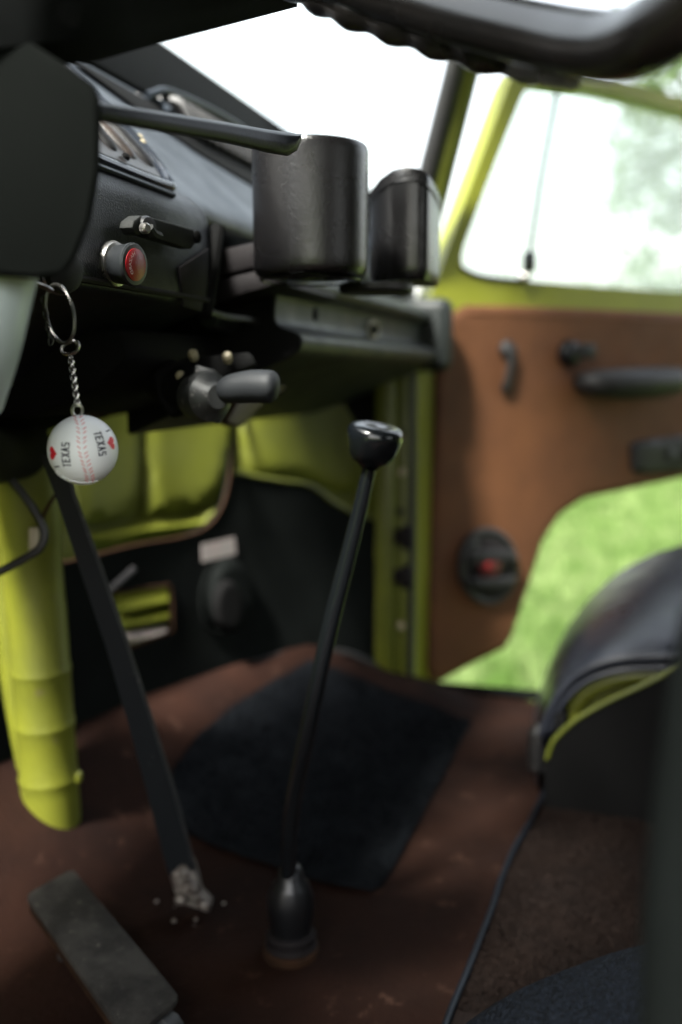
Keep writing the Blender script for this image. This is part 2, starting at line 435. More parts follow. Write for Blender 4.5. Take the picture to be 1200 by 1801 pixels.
for i, (x, y, h, r, lab) in enumerate([
        (34, 4.9, 4.3, 2.2, 'pale distant tree low behind the front vent window, furthest left of the far row'),
        (36, 1.6, 3.9, 2.0, 'pale distant tree low in the middle of the door window'),
        (33, -1.6, 4.9, 2.4, 'pale distant tree low at the right of the door window, behind the near tree')]):
    tree((x, y, 0), h, r, lab, 20 + i, .2, 2200, 'far row of trees behind the lawn', LEAF2)

# ------------------------------------------------------------------ van shell (setting of the cab)
BP = [(-.35, .56), (.2, .60), (.6, .585), (.96, .55), (1.15, .485), (1.257, .42), (1.33, .355), (1.362, .318)]
BS = Ext(BP)
FS = Ext([(x, y + .055 + .03 * (x < 1.2)) for x, y in BP[:-1]] + [(1.40, .345)])
def board_y(x):
    for a, b in zip(BS.p, BS.p[1:]):
        if a[0] <= x <= b[0]: return a[1] + (b[1] - a[1]) * (x - a[0]) / (b[0] - a[0])
    return BS.p[-1][1]
g = G(); rows = []
NXF, NYF = 110, 120
for i in range(NXF + 1):
    x = -.34 + (1.362 + .34) * i / NXF; yb = board_y(x) - .004; row = []
    for k in range(NYF + 1):
        v = (k / NYF) ** .8; y = -1.0 + (yb + 1.0) * v
        d = min(segd((x, y), a, b) for a, b in zip(BS.p, BS.p[1:])) if y > .1 else 1
        t = max(0, 1 - d / .15); z = Z0 + .083 * t * t * (3 - 2 * t) * (1 if x < 1.26 else max(.25, 1 - (x - 1.26) / .12))
        z += .004 * noise.noise((x * 5, y * 5, 1)) + .003 * noise.noise((x * 13, y * 13, 4)) - .002
        if y > -.2: z += .004 * max(0, noise.noise((x * 3 + y * 9, y * 2, 9)))
        row.append(Vector((x, y, z)))
    rows.append(row)
loft(g, rows); obj('floor', g, CARP, kind='structure', smooth=180)
g = G(); slab(g, [(-.36, .56, Z0 - .02), (1.37, .31, Z0 - .02), (1.37, -2.4, Z0 - .02), (-.36, -2.4, Z0 - .02)], (0, 0, -.05)); obj('floor_pan', g, LIME, kind='structure')
g = G(); slab(g, [(-.36, .33, 1.92), (1.42, .33, 1.92), (1.42, -2.4, 1.92), (-.36, -2.4, 1.92)], (0, 0, .03)); obj('roof', g, HEAD, kind='structure')
g = G(); box(g, (.53, -2.41, .84), 1.78, .03, .62); box(g, (.53, -2.41, 1.86), 1.78, .03, .12); box(g, (.94, -2.41, 1.475), .96, .03, .65); obj('wall_rear', g, HEAD, kind='structure')
g = G(); box(g, (-.37, -1.5, 1.23), .03, 1.8, 1.4); box(g, (-.37, -.14, .70), .03, .92, .32); box(g, (-.37, -.14, 1.71), .03, .92, .46); box(g, (-.37, .41, .70), .03, .2, .32); box(g, (-.37, .41, 1.71), .03, .2, .46); box(g, (-.37, .49, 1.2), .03, .05, .7); obj('wall_left', g, HEAD, kind='structure')  # unseen driver side; its opening is shaped to admit skylight and stop sun
g = G(); box(g, (1.43, -1.5, 1.23), .03, 1.8, 1.4); obj('wall_right', g, LIME, kind='structure')
g = G(); tube(g, [(1.365, .31, Z0 + .004), (1.366, .1, Z0 + .004), (1.366, -.6, Z0 + .004)], .008, 10); obj('sill_trim', g, FRAMER, kind='structure')

# windscreen with its frame
t = thing('windscreen', 'broad curved windscreen with black lower frame, whited out by the sky', 'windscreen', (.53, .5, 1.32))
def wb(x): return -.17 * max(0, (x - 1.28) / .105) ** 2.2 - .10 * max(0, (-.02 - x) / .33) ** 2
g = G(); rows = []
for i in range(25):
    x = -.33 + 1.71 * (1 - (1 - i / 24) ** 1.8)
    rows.append([Vector((x, .495 - .2 * v + wb(x), 1.338 + .57 * v + wb(x) * .72 * (1 - v))) for v in (0, .25, .5, .75, 1)])
loft(g, rows); obj('glass_pane', g, WGLASS, t)
g = G(); prof = [(.512, .33), (.512, .345), (.502, .349), (.494, .345), (.489, .336), (.476, .318), (.446, .268), (.44, .255), (.445, .24), (.52, .24)]
sweepx(g, prof, -.34, 1.385, 30, wb); obj('lower_frame', g, FRAMER, t)
g = G(); tube(g, [(x, .30 + wb(x), 1.905) for x in [-.34 + 1.72 * i / 20 for i in range(21)]], .022, 12); obj('top_frame', g, LIME, t)

# front pillar beside the windscreen
t = thing('windscreen_pillar', 'slanting lime windscreen pillar with black rubber edge, beside the passenger door', 'pillar', PX(772, 430, 1.405))
def strip3(g, a, b, x, w0, w1, dpt=.03):
    pass
g = G(); ptsA = [PX(px, py, 1.40 - .02 * k) for k, (px, py) in enumerate([(733, 470), (768, 330), (798, 210), (824, 105), (858, -30), (890, -160)])]
tube(g, cr(ptsA, 5), .0185, 14); obj('post', g, LIME, t)
g = G(); ptsB = [PX(px, py, 1.385 - .02 * k) for k, (px, py) in enumerate([(711, 470), (746, 330), (777, 210), (804, 105), (838, -30), (870, -160)])]
tube(g, cr(ptsB, 5), .014, 12); obj('rubber_edge', g, RUB, t)

# lime inner front panel with pressed pockets
t = thing('front_panel', 'lime painted inner nose panel with pressed pockets behind the black board', 'body panel', (.53, .62, Z0))
g = G(); rows = []
for q in FS.p:
    rows.append([Vector((q[0], q[1], z)) for z in (Z0 - .03, Z0 + .1, Z0 + .25, Z0 + .4, Z0 + .5, Z0 + .66)])
loft(g, rows); obj('panel', g, LIME, t)
for nm, o, pf in (('pocket', [(135, 700), (240, 700), (243, 870), (205, 915), (150, 925), (120, 915)], .013),
              ('pocket', [(252, 700), (398, 700), (400, 800), (385, 862), (340, 895), (265, 905), (250, 890)], .015),
              ('rail', [(150, 938), (240, 918), (330, 905), (382, 888), (380, 915), (330, 935), (240, 952), (160, 965)], .014),
              ('pocket', [(440, 690), (620, 690), (640, 830), (600, 868), (520, 838), (430, 828)], .009)):
    g = G(); sheet(g, FS, [tuple(p) for p in cr(o, 4, True)], (), .004, .004, .02, pf, .022); obj(nm, g, LIME, t)
for k in range(3):
    g = G(); y = 1050 + k * 27
    sheet(g, FS, [(200, y + 10), (250, y), (305, y - 8), (308, y + 10), (250, y + 20), (203, y + 30)], (), .003, .006, .02, .012, .012)
    obj('louvre', g, LIME if k < 2 else LABEL, t)

# black board lining the nose
t = thing('kick_board', 'black board lining the footwell, with a brown edged cut-out and a small window', 'trim panel', PY(400, 1190, .5))
up = [(100, 992), (160, 978), (240, 958), (320, 944), (365, 925), (392, 885), (404, 830), (407, 780), (412, 830), (440, 836), (500, 846), (545, 853), (590, 885), (625, 902), (662, 912), (668, 1010), (672, 1100), (676, 1230), (600, 1230), (400, 1260), (200, 1330), (60, 1400), (-60, 1430), (-60, 1000)]
win = [tuple(p) for p in [(196, 1050), (210, 1042), (285, 1030), (300, 1036), (303, 1100), (296, 1112), (215, 1142), (205, 1138)]]
g = G(); sheet(g, BS, up, [win], .004, 0, .03); obj('board', g, BOARD, t)
e = [BS.pt(BS.hit(*p), .001) for p in up[:8]]
g = G(); tube(g, cr(e, 5), .0018, 8); obj('cut_edge', g, RUST, t)
e = [BS.pt(BS.hit(*p), .001) for p in up[8:15]]
g = G(); tube(g, cr(e, 5), .003, 8); obj('cut_edge', g, LIME, t)
e = [BS.pt(BS.hit(*p), .001) for p in win]
g = G(); tube(g, cr(e, 2, True), .0022, 8, True); obj('window_edge', g, RUST, t)
g = G(); sheet(g, BS, ell(398, 1045, 40, 66), (), .002, .004, .02, .014, .012); v = obj('vent_cover', g, BOARD, t)
g = G(); sheet(g, BS, ell(380, 1060, 24, 44), (), .002, .02, .02, .008, .006); obj('vent_knob', g, BLKM, v)
g = G(); tube(g, cr([BS.pt(BS.hit(*p), .004) for p in ell(385, 1048, 36, 64, 16, .1)], 2, True), .0022, 8, True); obj('vent_rim', g, BOARD, v)
g = G(); sheet(g, BS, [(352, 958), (410, 944), (413, 974), (354, 988)], (), .001, .003, .02); obj('sticker', g, LABEL, t)
g = G(); tube(g, cr([BS.pt(BS.hit(px, py), .006) for px, py in [(120, 1290), (200, 1262), (300, 1222), (400, 1180), (470, 1156), (540, 1142), (610, 1148), (660, 1172), (700, 1200)]], 5), .0045, 8)
obj('lower_trim', g, RUB, t)
g = G(); tube(g, [BS.pt(BS.hit(230, 1000), .004), BS.pt(BS.hit(182, 1042), .004)], .004, 8); obj('clip', g, BLK, t)

# door post with seal and hinges
t = thing('door_post', 'narrow lime door post with dark seal and hinges between footwell and open door', 'door post', (1.375, .31, Z0))
def vpost(px0, px1, x, d, mname, material, y0=600, y1=1225):
    g = G(); a, b = PX(px0, y0, x), PX(px1, y0, x)
    top = [a, b]; bz = PX(px0, y1, x).z
    poly = [Vector((a.x, a.y, bz)), Vector((b.x, b.y, bz)), b, a]
    slab(g, poly, (d, 0, 0)); return obj(mname, g, material, t, bevel=.004)
vpost(660, 692, 1.335, .05, 'post', LIME, 600, 1195)
vpost(692, 721, 1.352, .04, 'jamb', LIME, 600, 1222)
g = G(); tube(g, [PX(727, 620, 1.362), PX(726, 900, 1.362), PX(722, 1215, 1.362)], .0055, 10); obj('door_seal', g, RUB, t)
for y in (945, 1015):
    g = G(); p = PX(716, y, 1.345); lathe(g, p - Vector((0, 0, .016)), (0, 0, 1), [(.008, 0), (.01, .004), (.01, .026), (.008, .032)], 14)
    box(g, p + Vector((.006, .014, 0)), .012, .03, .02); obj('hinge', g, ASH, t, bevel=.001)
for k, (px, py) in enumerate([(706, 760), (708, 830), (704, 900), (706, 1100)]):
    g = G(); lathe(g, PX(px, py, 1.353), (-1, 0, 0), [(.006, 0), (.006, .003), (.003, .005)], 10); obj('bolt', g, BEIGE if k % 2 else ASH, t)

# ------------------------------------------------------------------ passenger door, standing open
H = (1.392, .300); DV = (math.cos(math.radians(-46)), math.sin(math.radians(-46)))
DS = Ext([H, (H[0] + DV[0] * .98, H[1] + DV[1] * .98)])
t = thing('van_door', 'open passenger door, lime frame with brown vinyl panel and pale window', 'door', (H[0] + .3, H[1] - .3, Z0))
outer = [(733, 640), (748, 545), (770, 490), (790, 432), (830, 320), (862, 235), (893, 150), (908, 122), (935, 112), (985, 118), (1090, 140), (1200, 172), (1330, 215), (1480, 270), (1560, 330), (1560, 745), (1400, 790), (1200, 830), (1024, 868), (975, 898), (945, 945), (918, 1035), (890, 1125), (870, 1146), (765, 1203), (742, 1212), (733, 1195)]
wopen = [(812, 452), (838, 375), (870, 290), (900, 215), (925, 158), (945, 148), (985, 152), (1060, 162), (1200, 197), (1330, 238), (1470, 290), (1500, 330), (1500, 525), (1200, 514), (1000, 500), (860, 488), (828, 480)]
wopen_s = [tuple(p) for p in cr(wopen, 3, True)]
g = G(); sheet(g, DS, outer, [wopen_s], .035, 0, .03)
obj('door_frame', g, mat('door lime brightened', (.21, .225, .016), .4, col2=(.18, .195, .016), nscale=8, rvar=.08), t, bevel=.0035)  # same van lime with the door's daylight put into the colour
panel = [(764, 640), (772, 595), (788, 555), (816, 537), (900, 538), (1200, 551), (1400, 560), (1520, 570), (1520, 748), (1400, 780), (1200, 838), (1022, 876), (980, 905), (950, 952), (922, 1040), (896, 1118), (882, 1140), (800, 1178), (770, 1196), (755, 1194), (750, 1170), (755, 1000), (760, 800)]
g = G(); sheet(g, DS, panel, (), .003, .005, .03, .004, .012); pn = obj('door_panel', g, BROWN, t)
g = G(); pth = [DS.pt(DS.hit(x, y), .008) for x, y in [(820, 552), (900, 553), (1050, 559), (1200, 567), (1400, 577)]]
tube(g, cr(pth, 4), .0022, 6); obj('panel_seam', g, BROWN, pn)
g = G(); sheet(g, DS, wopen_s, (), .003, -.015, .06); obj('window_pane', g, GLASS, t)
g = G(); tube(g, [DS.pt(DS.hit(988, 150), -.008), DS.pt(DS.hit(957, 320), -.008), DS.pt(DS.hit(930, 500), -.008)], .0034, 8); obj('vent_divider', g, BLKM, t)
lt = G(); tube(lt, cr([DS.pt(DS.hit(810, 470), .001), DS.pt(DS.hit(835, 483), .001), DS.pt(DS.hit(870, 490), .001), DS.pt(DS.hit(915, 494), .001)], 4), .003, 8); obj('window_rubber', lt, RUB, t)
g = G(); c = DS.pt(DS.hit(925, 462), .008); box(g, c, .018, .014, .03, (DV[0], DV[1], 0)); la = obj('vent_latch', g, GLOSS, t, bevel=.004)
g = G(); lathe(g, DS.pt(DS.hit(918, 488), .002), DS.pt((0, 0), 1) - DS.pt((0, 0), 0), [(.009, 0), (.009, .006), (.005, .011)], 14); obj('latch_button', g, STEEL, la)
DN = DS.pt((0, 0), 1) - DS.pt((0, 0), 0)
def dpt(px, py, off): return DS.pt(DS.hit(px, py), off)
g = G(); tube(g, cr([dpt(886, 610, .016), dpt(885, 635, .02), dpt(882, 665, .018), dpt(880, 688, .012)], 4), [.010, .011, .0095, .007, .006, .006, .006, .006, .006, .007, .008, .0085, .007], 12, flat=.6, upv=DN)
o = obj('pull_lever', g, BLK, t)
g = G(); lathe(g, dpt(885, 615, .006), DN, [(.014, 0), (.014, .006), (.01, .012)], 16); obj('lever_boss', g, BLK, o)
g = G(); lathe(g, dpt(992, 622, .006), DN, [(.02, 0), (.021, .008), (.017, .016), (.008, .02)], 18); o = obj('lock_knob', g, GLOSS, t)
g = G(); box(g, dpt(1010, 618, .022), .035, .02, .022, (DV[0], DV[1], 0)); obj('lock_tab', g, BLK, o, bevel=.005)
g = G(); tube(g, cr([dpt(1012, 672, .008), dpt(1022, 674, .035), dpt(1060, 674, .045), (dpt(1120, 672, .045)), dpt(1165, 668, .035), dpt(1178, 664, .008)], 5), [.014 + .010 * math.sin(math.pi * min(1, max(0, i / 25))) for i in range(26)], 14, upv=(0, 0, 1))
obj('armrest', g, BLK, t)
g = G(); sheet(g, DS, [(1100, 782), (1112, 774), (1200, 764), (1300, 756), (1310, 765), (1312, 815), (1300, 824), (1200, 828), (1115, 834), (1102, 826)], (), .004, .01, .02, .008, .012); o = obj('handle_plate', g, BLK, t)
g = G(); lathe(g, dpt(1166, 797, .019), DN, [(.009, 0), (.009, .003), (.005, .005)], 14); obj('handle_screw', g, DSTEEL, o)
g = G(); tube(g, cr([dpt(1195, 800, .02), dpt(1230, 796, .03), dpt(1280, 790, .03)], 4), .009, 10); obj('release_handle', g, GLOSS, o)
# loudspeaker in the door
g = G(); sheet(g, DS, ell(848, 993, 52, 68, 36), (), .002, .008, .02, .010, .010); o = obj('speaker_ring', g, BLK, t)
g = G(); tube(g, cr([DS.pt(DS.hit(*p), .016) for p in ell(848, 993, 47, 62, 24)], 2, True), .005, 8, True); obj('ring_edge', g, RUB, o)
g = G(); sheet(g, DS, ell(848, 993, 36, 49, 30), (), .001, .018, .02, .004, .02); obj('speaker_cone', g, ASH, o)
g = G(); sheet(g, DS, ell(845, 988, 21, 25, 24), (), .001, .024, .02, .007, .012); obj('speaker_centre', g, mat('dark red cone', (.06, .008, .008), .5), o)
g = G(); lathe(g, dpt(838, 988, .028), DN, [(.007, 0), (.007, .002), (.003, .004)], 16); obj('tweeter', g, RED, o)
g = G(); sheet(g, DS, [(803, 975), (815, 962), (880, 962), (893, 975), (893, 985), (803, 988)], (), .002, .027, .02, .004, .006); obj('speaker_bar', g, BLK, o)
g = G(); sheet(g, DS, [(806, 1012), (890, 1008), (886, 1022), (870, 1030), (826, 1032), (810, 1024)], (), .002, .027, .02, .004, .006); obj('speaker_bar', g, BLK, o)
g = G(); lathe(g, dpt(820, 955, .018), DN, [(.007, 0), (.007, .004), (.003, .006)], 12); obj('speaker_screw', g, DSTEEL, o)

# ------------------------------------------------------------------ dashboard
t = thing('dashboard', 'black textured driver dashboard with ribbed vent panel and red switch knob', 'dashboard', (.45, .38, .95))
prof = [(.452, .262), (.444, .256), (.425, .236), (.39, .2), (.355, .165), (.33, .138), (.318, .127), (.309, .119), (.304, .110), (.302, .100), (.2995, .08), (.298, .056), (.299, .051), (.303, .047), (.32, .041), (.35, .03), (.385, .012), (.42, -.012), (.45, -.02), (.55, -.01)]
prof = [tuple(p) for p in cr(prof, 3)]
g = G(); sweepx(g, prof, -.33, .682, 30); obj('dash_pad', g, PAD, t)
pc = [(y, z) for y, z in prof[:40]]
g = G(); slab(g, [Vector((.676, y, 1 + z)) for y, z in prof] + [Vector((.676, .55, 1.26))], (.01, 0, 0)); obj('end_cheek', g, PAD, t, bevel=.002)
# upper part towards the passenger
def upb(x): return .0
pu = [tuple(p) for p in cr([(.452, .262), (.43, .240), (.385, .196), (.34, .148), (.318, .127), (.312, .116), (.318, .106), (.34, .1), (.44, .1)], 4)]
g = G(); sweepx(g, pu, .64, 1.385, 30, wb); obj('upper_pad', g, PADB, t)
g = G(); sweepx(g, [(.44, .12), (.40, .08), (.395, .0), (.45, -.03)], .68, 1.38, 8, wb); obj('inner_wall', g, BLKM, t)
# ribbed vent panel on the slope
SL = Vector((0, -.125 / .18, -.129 / .18)); SLN = Vector((0, -.72, .69))
def slope(x, s_, o=0):      # s_ from 0 top to 1 at the lip
    y = .44 + (.322 - .44) * s_; z = .252 + (.130 - .252) * s_
    return Vector((x, y, 1 + z)) + SLN * o
vent = t
g = G(); slab(g, [slope(.30, .02, .001), slope(.30, 1.0, .001), slope(.645, 1.0, .001), slope(.660, .86, .001), slope(.662, .5, .001), slope(.662, .02, .001)], SLN * .0035); vp = obj('vent_panel', g, VENTB, t, bevel=.0015)
for k in range(13):
    x = .335 + k * .0258
    g = G(); tube(g, cr([slope(x - .005, .04, .004), slope(x - .003, .4, .0045), slope(x, .85, .0045), slope(x + .003, .93, .002)], 4), [.0062] * 12 + [.004], 12, upv=SLN, flat=.6)
    obj('rib', g, VENTB if k % 2 else BLK, vp)
g = G(); tube(g, cr([slope(.666, .03, .003), slope(.668, .5, .004), slope(.668, .84, .004), slope(.658, .98, .003), slope(.64, 1.03, .002), slope(.5, 1.03, .002), slope(.3, 1.03, .002)], 6), .0038, 10); obj('vent_border', g, mat('glossy border', (.02, .024, .032), .2), vp)
for px, py, m_ in ((236, 255, BEIGE), (241, 264, BEIGE), (210, 290, BLKM)):
    r = ray(px, py); k = (Vector((.5, .44, 1.252)) - CAM).dot(SLN) / r.dot(SLN); p = CAM + r * k
    g = G(); lathe(g, p + SLN * .006, SLN, [(.0028, 0), (.0028, .002), (.0012, .003)], 12); obj('vent_screw', g, m_, vp)
# defroster outlet, a black ribbed grille in a slot
g = G(); slab(g, [slope(.70, .12, .0005), slope(.76, .30, .0005), slope(.84, .48, .0005), slope(1.02, .62, .0005), slope(1.12, .55, .0005), slope(1.12, .12, .0005)], SLN * .002); df = obj('defroster_slot', g, BLKM, t, bevel=.0005)
for k in range(13):
    x = .87 + k * .0175
    g = G(); tube(g, cr([slope(x, .05, .004), slope(x + .002, .16, .016), slope(x + .003, .32, .006)], 4), .0055, 8, upv=SLN); obj('grille_slat', g, RUB, df)
g = G(); tube(g, cr([slope(.84, .08, .004), slope(.88, .05, .016), slope(1.0, .06, .022), slope(1.08, .10, .018), slope(1.11, .25, .006)], 5), .004, 8); obj('grille_edge', g, PADB, df)
g = G(); box(g, PY(242, 181, .43), .012, .006, .014); obj('glint_tab', g, LABEL, t, bevel=.001)  # pale block stands for a bright reflection on the dash top
g = G(); tube(g, cr([PY(262, 178, .43), PY(275, 180, .425), PY(290, 188, .42), PY(300, 200, .41)], 4), .004, 8); obj('heater_lever', g, PADB, t)
g = G(); box(g, PY(112, 98, .43), .014, .006, .012); obj('warning_tab', g, SHELF, t, bevel=.001)
# piped edge line below the face
for nm, top_, mt_, yy in (('under_dash_dark', 600, BLKM, .50),):
    bl = [(-60, 800), (60, 765), (130, 742), (200, 722), (300, 706), (385, 712), (430, 722), (480, 700), (540, 684), (640, 676), (690, 676)]
    g = G(); loft(g, [[PY(x, y, yy) for x, y in bl], [Vector((PY(x, y, yy).x, yy, 1.0)) for x, y in bl]]); o = obj(nm, g, mt_, t)  # black sheet put in as the darkness below the dash
    g = G(); tube(g, [PY(x, y - 2, yy - .006) for x, y in bl[2:6]], .006, 8); obj('rust_strip', g, RUST, o)
g = G(); tube(g, [(-.3, .2975, 1.052), (.2, .2975, 1.052), (.678, .2975, 1.052)], .0022, 8); obj('edge_piping', g, ASH, t)
g = G(); tube(g, [(-.3, .3085, 1.1205), (.2, .3085, 1.1205), (.64, .3085, 1.1205)], .002, 8); obj('lip_piping', g, PADB, t)
# raised corner
FY = .2985
g = G(); slab(g, [PY(px, py, FY) for px, py in [(312, 470), (364, 436), (360, 500), (350, 549), (318, 540)]], (0, -.0022, 0)); obj('corner_plate', g, ASH, t, bevel=.001)
g = G(); tube(g, cr([PY(px, py, FY + .001) for px, py in [(384, 400), (378, 440), (370, 500), (360, 556)]], 4), .0055, 10); obj('corner_ridge', g, BLKM, t)
# latch plate with screw
g = G(); q = [PY(px, py, FY - .012) for px, py in [(236, 388), (248, 379), (260, 380), (341, 403), (350, 412), (346, 426), (338, 438), (322, 434), (262, 415), (240, 412), (233, 400)]]
slab(g, q, (0, .009, 0)); LG = mat('latch grey', (.026, .027, .026), .7, spec=.15, col2=(.018, .019, .018), nscale=120, wear=(.06, .058, .055), wscale=260, wthr=.62); o = obj('latch_plate', g, LG, t, bevel=.0012)
g = G(); lathe(g, PY(342, 417, FY - .0105), (-.2, -1, 0), [(.0042, 0), (.0042, .003), (.003, .0036)], 16); obj('latch_pin', g, BLKM, o)
g = G(); lathe(g, PY(251, 400, FY - .010), (-.35, -.94, .0), [(.0065, 0), (.0065, .004), (.0055, .006), (.004, .0065)], 24); obj('latch_boss', g, BLK, o)
g = G(); c = PY(252, 402, FY - .017); lathe(g, c, (-.35, -.94, 0), [(.0032, 0), (.0032, .003), (.0022, .004)], 16); sc = obj('screw', g, STEEL, o)
g = G(); tube(g, cr([PY(px, py, FY - .016) for px, py in [(262, 400), (268, 410), (280, 416)]], 4), .003, 8); obj('catch', g, LG, o)
# hazard knob
kc = PY(196, 465, FY); ka = (Vector((.30, -1, .06))).normalized()
ka = Vector((-.17, -.985, -.06)).normalized()
L_ = .0175
g = G(); lathe(g, kc, ka, [(.0122, -.002), (.0122, .001), (.0108, .003), (.0112, L_ * .4), (.0116, L_ * .7), (.0124, L_ * .85), (.0124, L_ * .93), (.0115, L_ * .99), (.0097, L_)], 40); kb = obj('switch_knob', g, mat('dark knob', (.018, .02, .022), .35, bump=.06, bscale=200), t)
g = G(); lathe(g, kc, ka, [(.0115, -.002), (.0132, .0), (.0136, .002), (.0125, .0045), (.011, .005)], 36); obj('chrome_collar', g, STEEL, kb)
g = G(); lathe(g, kc + ka * L_, ka, [(.0094, -.001), (.0092, .0004), (.006, .0012), (.0001, .0014)], 36); obj('red_lens', g, RED, kb)
v, f = text_mesh('HAZARD', .0032, .00006)
w1 = UP - ka * UP.dot(ka); w1.normalize(); w0 = w1.cross(ka)   # w0 to image right
if w0.dot(RT) < 0: w0 = -w0
g = G(); vv = []
for x, y, z in v:                                               # curved round the left of the lens, reading downwards
    a = math.pi + x / .0062; r_ = .0068 + y
    vv.append(kc + ka * (L_ + .0017) + w0 * math.cos(a) * r_ + w1 * math.sin(-a + 0) * r_ * -1)
g.add(vv, f); obj('lettering', g, LET, kb)
g = G(); lathe(g, PY(104, 478, FY), (-.35, -.94, -.06), [(.0115, 0), (.012, .003), (.011, .006), (.008, .007)], 24); o = obj('pull_knob', g, BLK, t)
g = G(); lathe(g, PY(104, 478, FY - .003), (-.35, -.94, -.06), [(.0115, 0), (.0124, .001), (.0115, .002)], 28, caps=False); obj('knob_ring', g, STEEL, o)
# ashtray drawers
for pl in ([(370, 442), (452, 424), (470, 425), (470, 466), (368, 490)], [(368, 495), (470, 471), (490, 500), (366, 536)]):
    g = G(); slab(g, [PX(px, py, .73) for px, py in pl], (.16, 0, 0)); obj('ashtray_drawer', g, ASH, t, bevel=.003)
g = G(); tube(g, cr([PY(px, py, .30) for px, py in [(366, 548), (400, 558), (440, 563), (465, 568)]], 4), .0028, 8); obj('steel_edge', g, DSTEEL, t)
g = G(); tube(g, cr([PY(px, py, .32) for px, py in [(366, 562), (410, 574), (470, 584), (500, 590)]], 4), .007, 8); obj('lower_roll', g, SHELF, t)

# passenger parcel shelf
t = thing('parcel_shelf', 'grey green moulded parcel shelf below the cup holders, on the passenger side', 'shelf', (1.08, .32, .98))
ps = [tuple(p) for p in cr([(.42, .105), (.34, .102), (.300, .095), (.278, .086), (.270, .076), (.275, .069), (.283, .064), (.285, .056), (.285, .044), (.281, .038), (.272, .035), (.264, .031), (.262, .025), (.268, .016), (.30, .002), (.36, -.026), (.42, -.052)], 3)]
def shb(x): return .11 * max(0, (x - 1.30) / .09) ** 2.5
g = G(); sweepx(g, ps, .775, 1.395, 40, lambda x: max(-.0, 0) + (.05 * max(0, (x - 1.34) / .055) ** 3)); obj('shelf_body', g, SHELF, t)
g = G(); box(g, (1.368, .315, 1.053), .05, .135, .098); obj('shelf_end', g, SHELF, t, bevel=.014, seg=4)
g = G(); slab(g, [Vector((.770, y, 1 + z)) for y, z in ps], (.008, 0, 0)); obj('shelf_end', g, BLKM, t, bevel=.002)  # left end painted black to merge into the dark
g = G(); slab(g, [Vector((.60, y, 1 + z)) for y, z in [(.33, .03), (.5, .04), (.5, -.03), (.40, -.03), (.35, -.01), (.325, .01)]], (.168, 0, 0)); obj('dark_filler', g, BLKM, t, bevel=.006)  # added black block fills the dark gap beside the shelf
g = G(); lathe(g, PY(553, 552, .286), (0, -1, 0), [(.0065, 0), (.0065, .002), (.004, .0025)], 14); obj('bolt_hole', g, BLKM, t)
g = G(); tube(g, cr([PY(657 + 9 * math.cos(a_), 580 + 14 * math.sin(a_), .281) for a_ in [2 * math.pi * k / 8 for k in range(8)]], 3, True), .0016, 8, True); o = obj('plug_ring', g, BEIGE, t)
g = G(); lathe(g, PY(657, 580, .284), (0, -1, 0), [(.006, 0), (.006, .003), (.003, .005)], 16); obj('plug', g, ASH, o)
g = G(); slab(g, [PY(px, py, .33) for px, py in [(400, 742), (430, 690), (520, 640), (525, 668), (470, 705), (425, 752)]], (.01, .02, 0)); obj('support_bracket', g, mat('dark brown bracket', (.05, .024, .014), .6), t, bevel=.002)

# ------------------------------------------------------------------ cup holders
t = thing('cup_holder', 'black crinkle-finish round cup holder clipped to the dashboard', 'cup holder', PD(547, 490, .72))
d = .72; cx = 547; base = PD(cx, 488, d); topz = PD(cx, 266, d).z; Hh = topz - base.z; R_ = 101 / FPX * d
g = G(); lathe(g, base, (0, 0, 1), [(R_ * .80, .001), (R_ * .9, 0), (R_ * .96, .002), (R_ * .985, .006), (R_ * .99, .012), (R_, Hh - .010), (R_, Hh - .004), (R_ * .98, Hh - .001), (R_ * .96, Hh), (R_ * .94, Hh - .002), (R_ * .935, .01), (R_ * .8, .008), (R_ * .8, .001)], 72, caps=False)
o = obj('cup', g, CUPM, t, smooth=60)
g = G(); lathe(g, base, (0, 0, 1), [(R_ * .84, -.0018), (R_ * .87, -.0032), (R_ * .9, -.0018)], 64, caps=False); obj('base_bead', g, CUPM, o)
g = G(); lathe(g, base + Vector((0, 0, .006)), (0, 0, 1), [(R_ * .82, 0), (R_ * .82, .002)], 48); obj('cup_floor', g, BLKM, o)
g = G(); box(g, base + Vector((.05, .05, .016)), .03, .09, .02, (1, 0, 0)); obj('clip', g, BLKM, t, bevel=.003)

t = thing('phone_pocket', 'black leatherette square-cornered pocket beside the round cup holder', 'holder', PD(715, 500, .79))
d = .78
def pk(px, py, dd=0): return PD(px, py, d + dd)
z1 = pk(715, 330).z; z0 = pk(715, 492).z
plan = [(650, .05), (654, .02), (668, .004), (690, -.006), (715, -.011), (735, -.012), (748, -.010), (756, -.002), (764, .012), (771, .032), (774, .05), (774, .06), (650, .06)]
rows = []
for fz, k in ((0, 0), (.02, .4), (.05, .8), (.12, 1), (.5, 1), (.86, 1), (.885, 1.0), (.89, 1.035), (.97, 1.035), (1.0, .99)):
    row = []
    for px, dd in plan:
        p = pk(px, 400, dd); cxy = pk(712, 400, .03)
        q = cxy + (p - cxy) * (.93 + .07 * k if k <= 1 else 1.0 + (k - 1) * .5)
        topd = .013 * (1 - ((px - 712) / 62) ** 2)
        hz = z0 + (z1 - z0) * fz + topd * fz + (.008 * (1 - fz) * (1 if px > 690 else .3)) * (0 if fz > .0 else 0)
        row.append(Vector((q.x, q.y, hz)))
    rows.append(row + [row[0]])
g = G(); loft(g, rows); n = len(plan) + 1
g.f.append(tuple(range(n - 1))); g.f.append(tuple(reversed(range((len(rows) - 1) * n, len(rows) * n - 1))))
obj('pocket_body', g, LEATH, t, smooth=50)
g = G(); tube(g, [r + Vector((-.0006, -.0004, 0)) for r in rows[6][:12]], .0009, 6); obj('stitched_seam', g, LEATH, t)
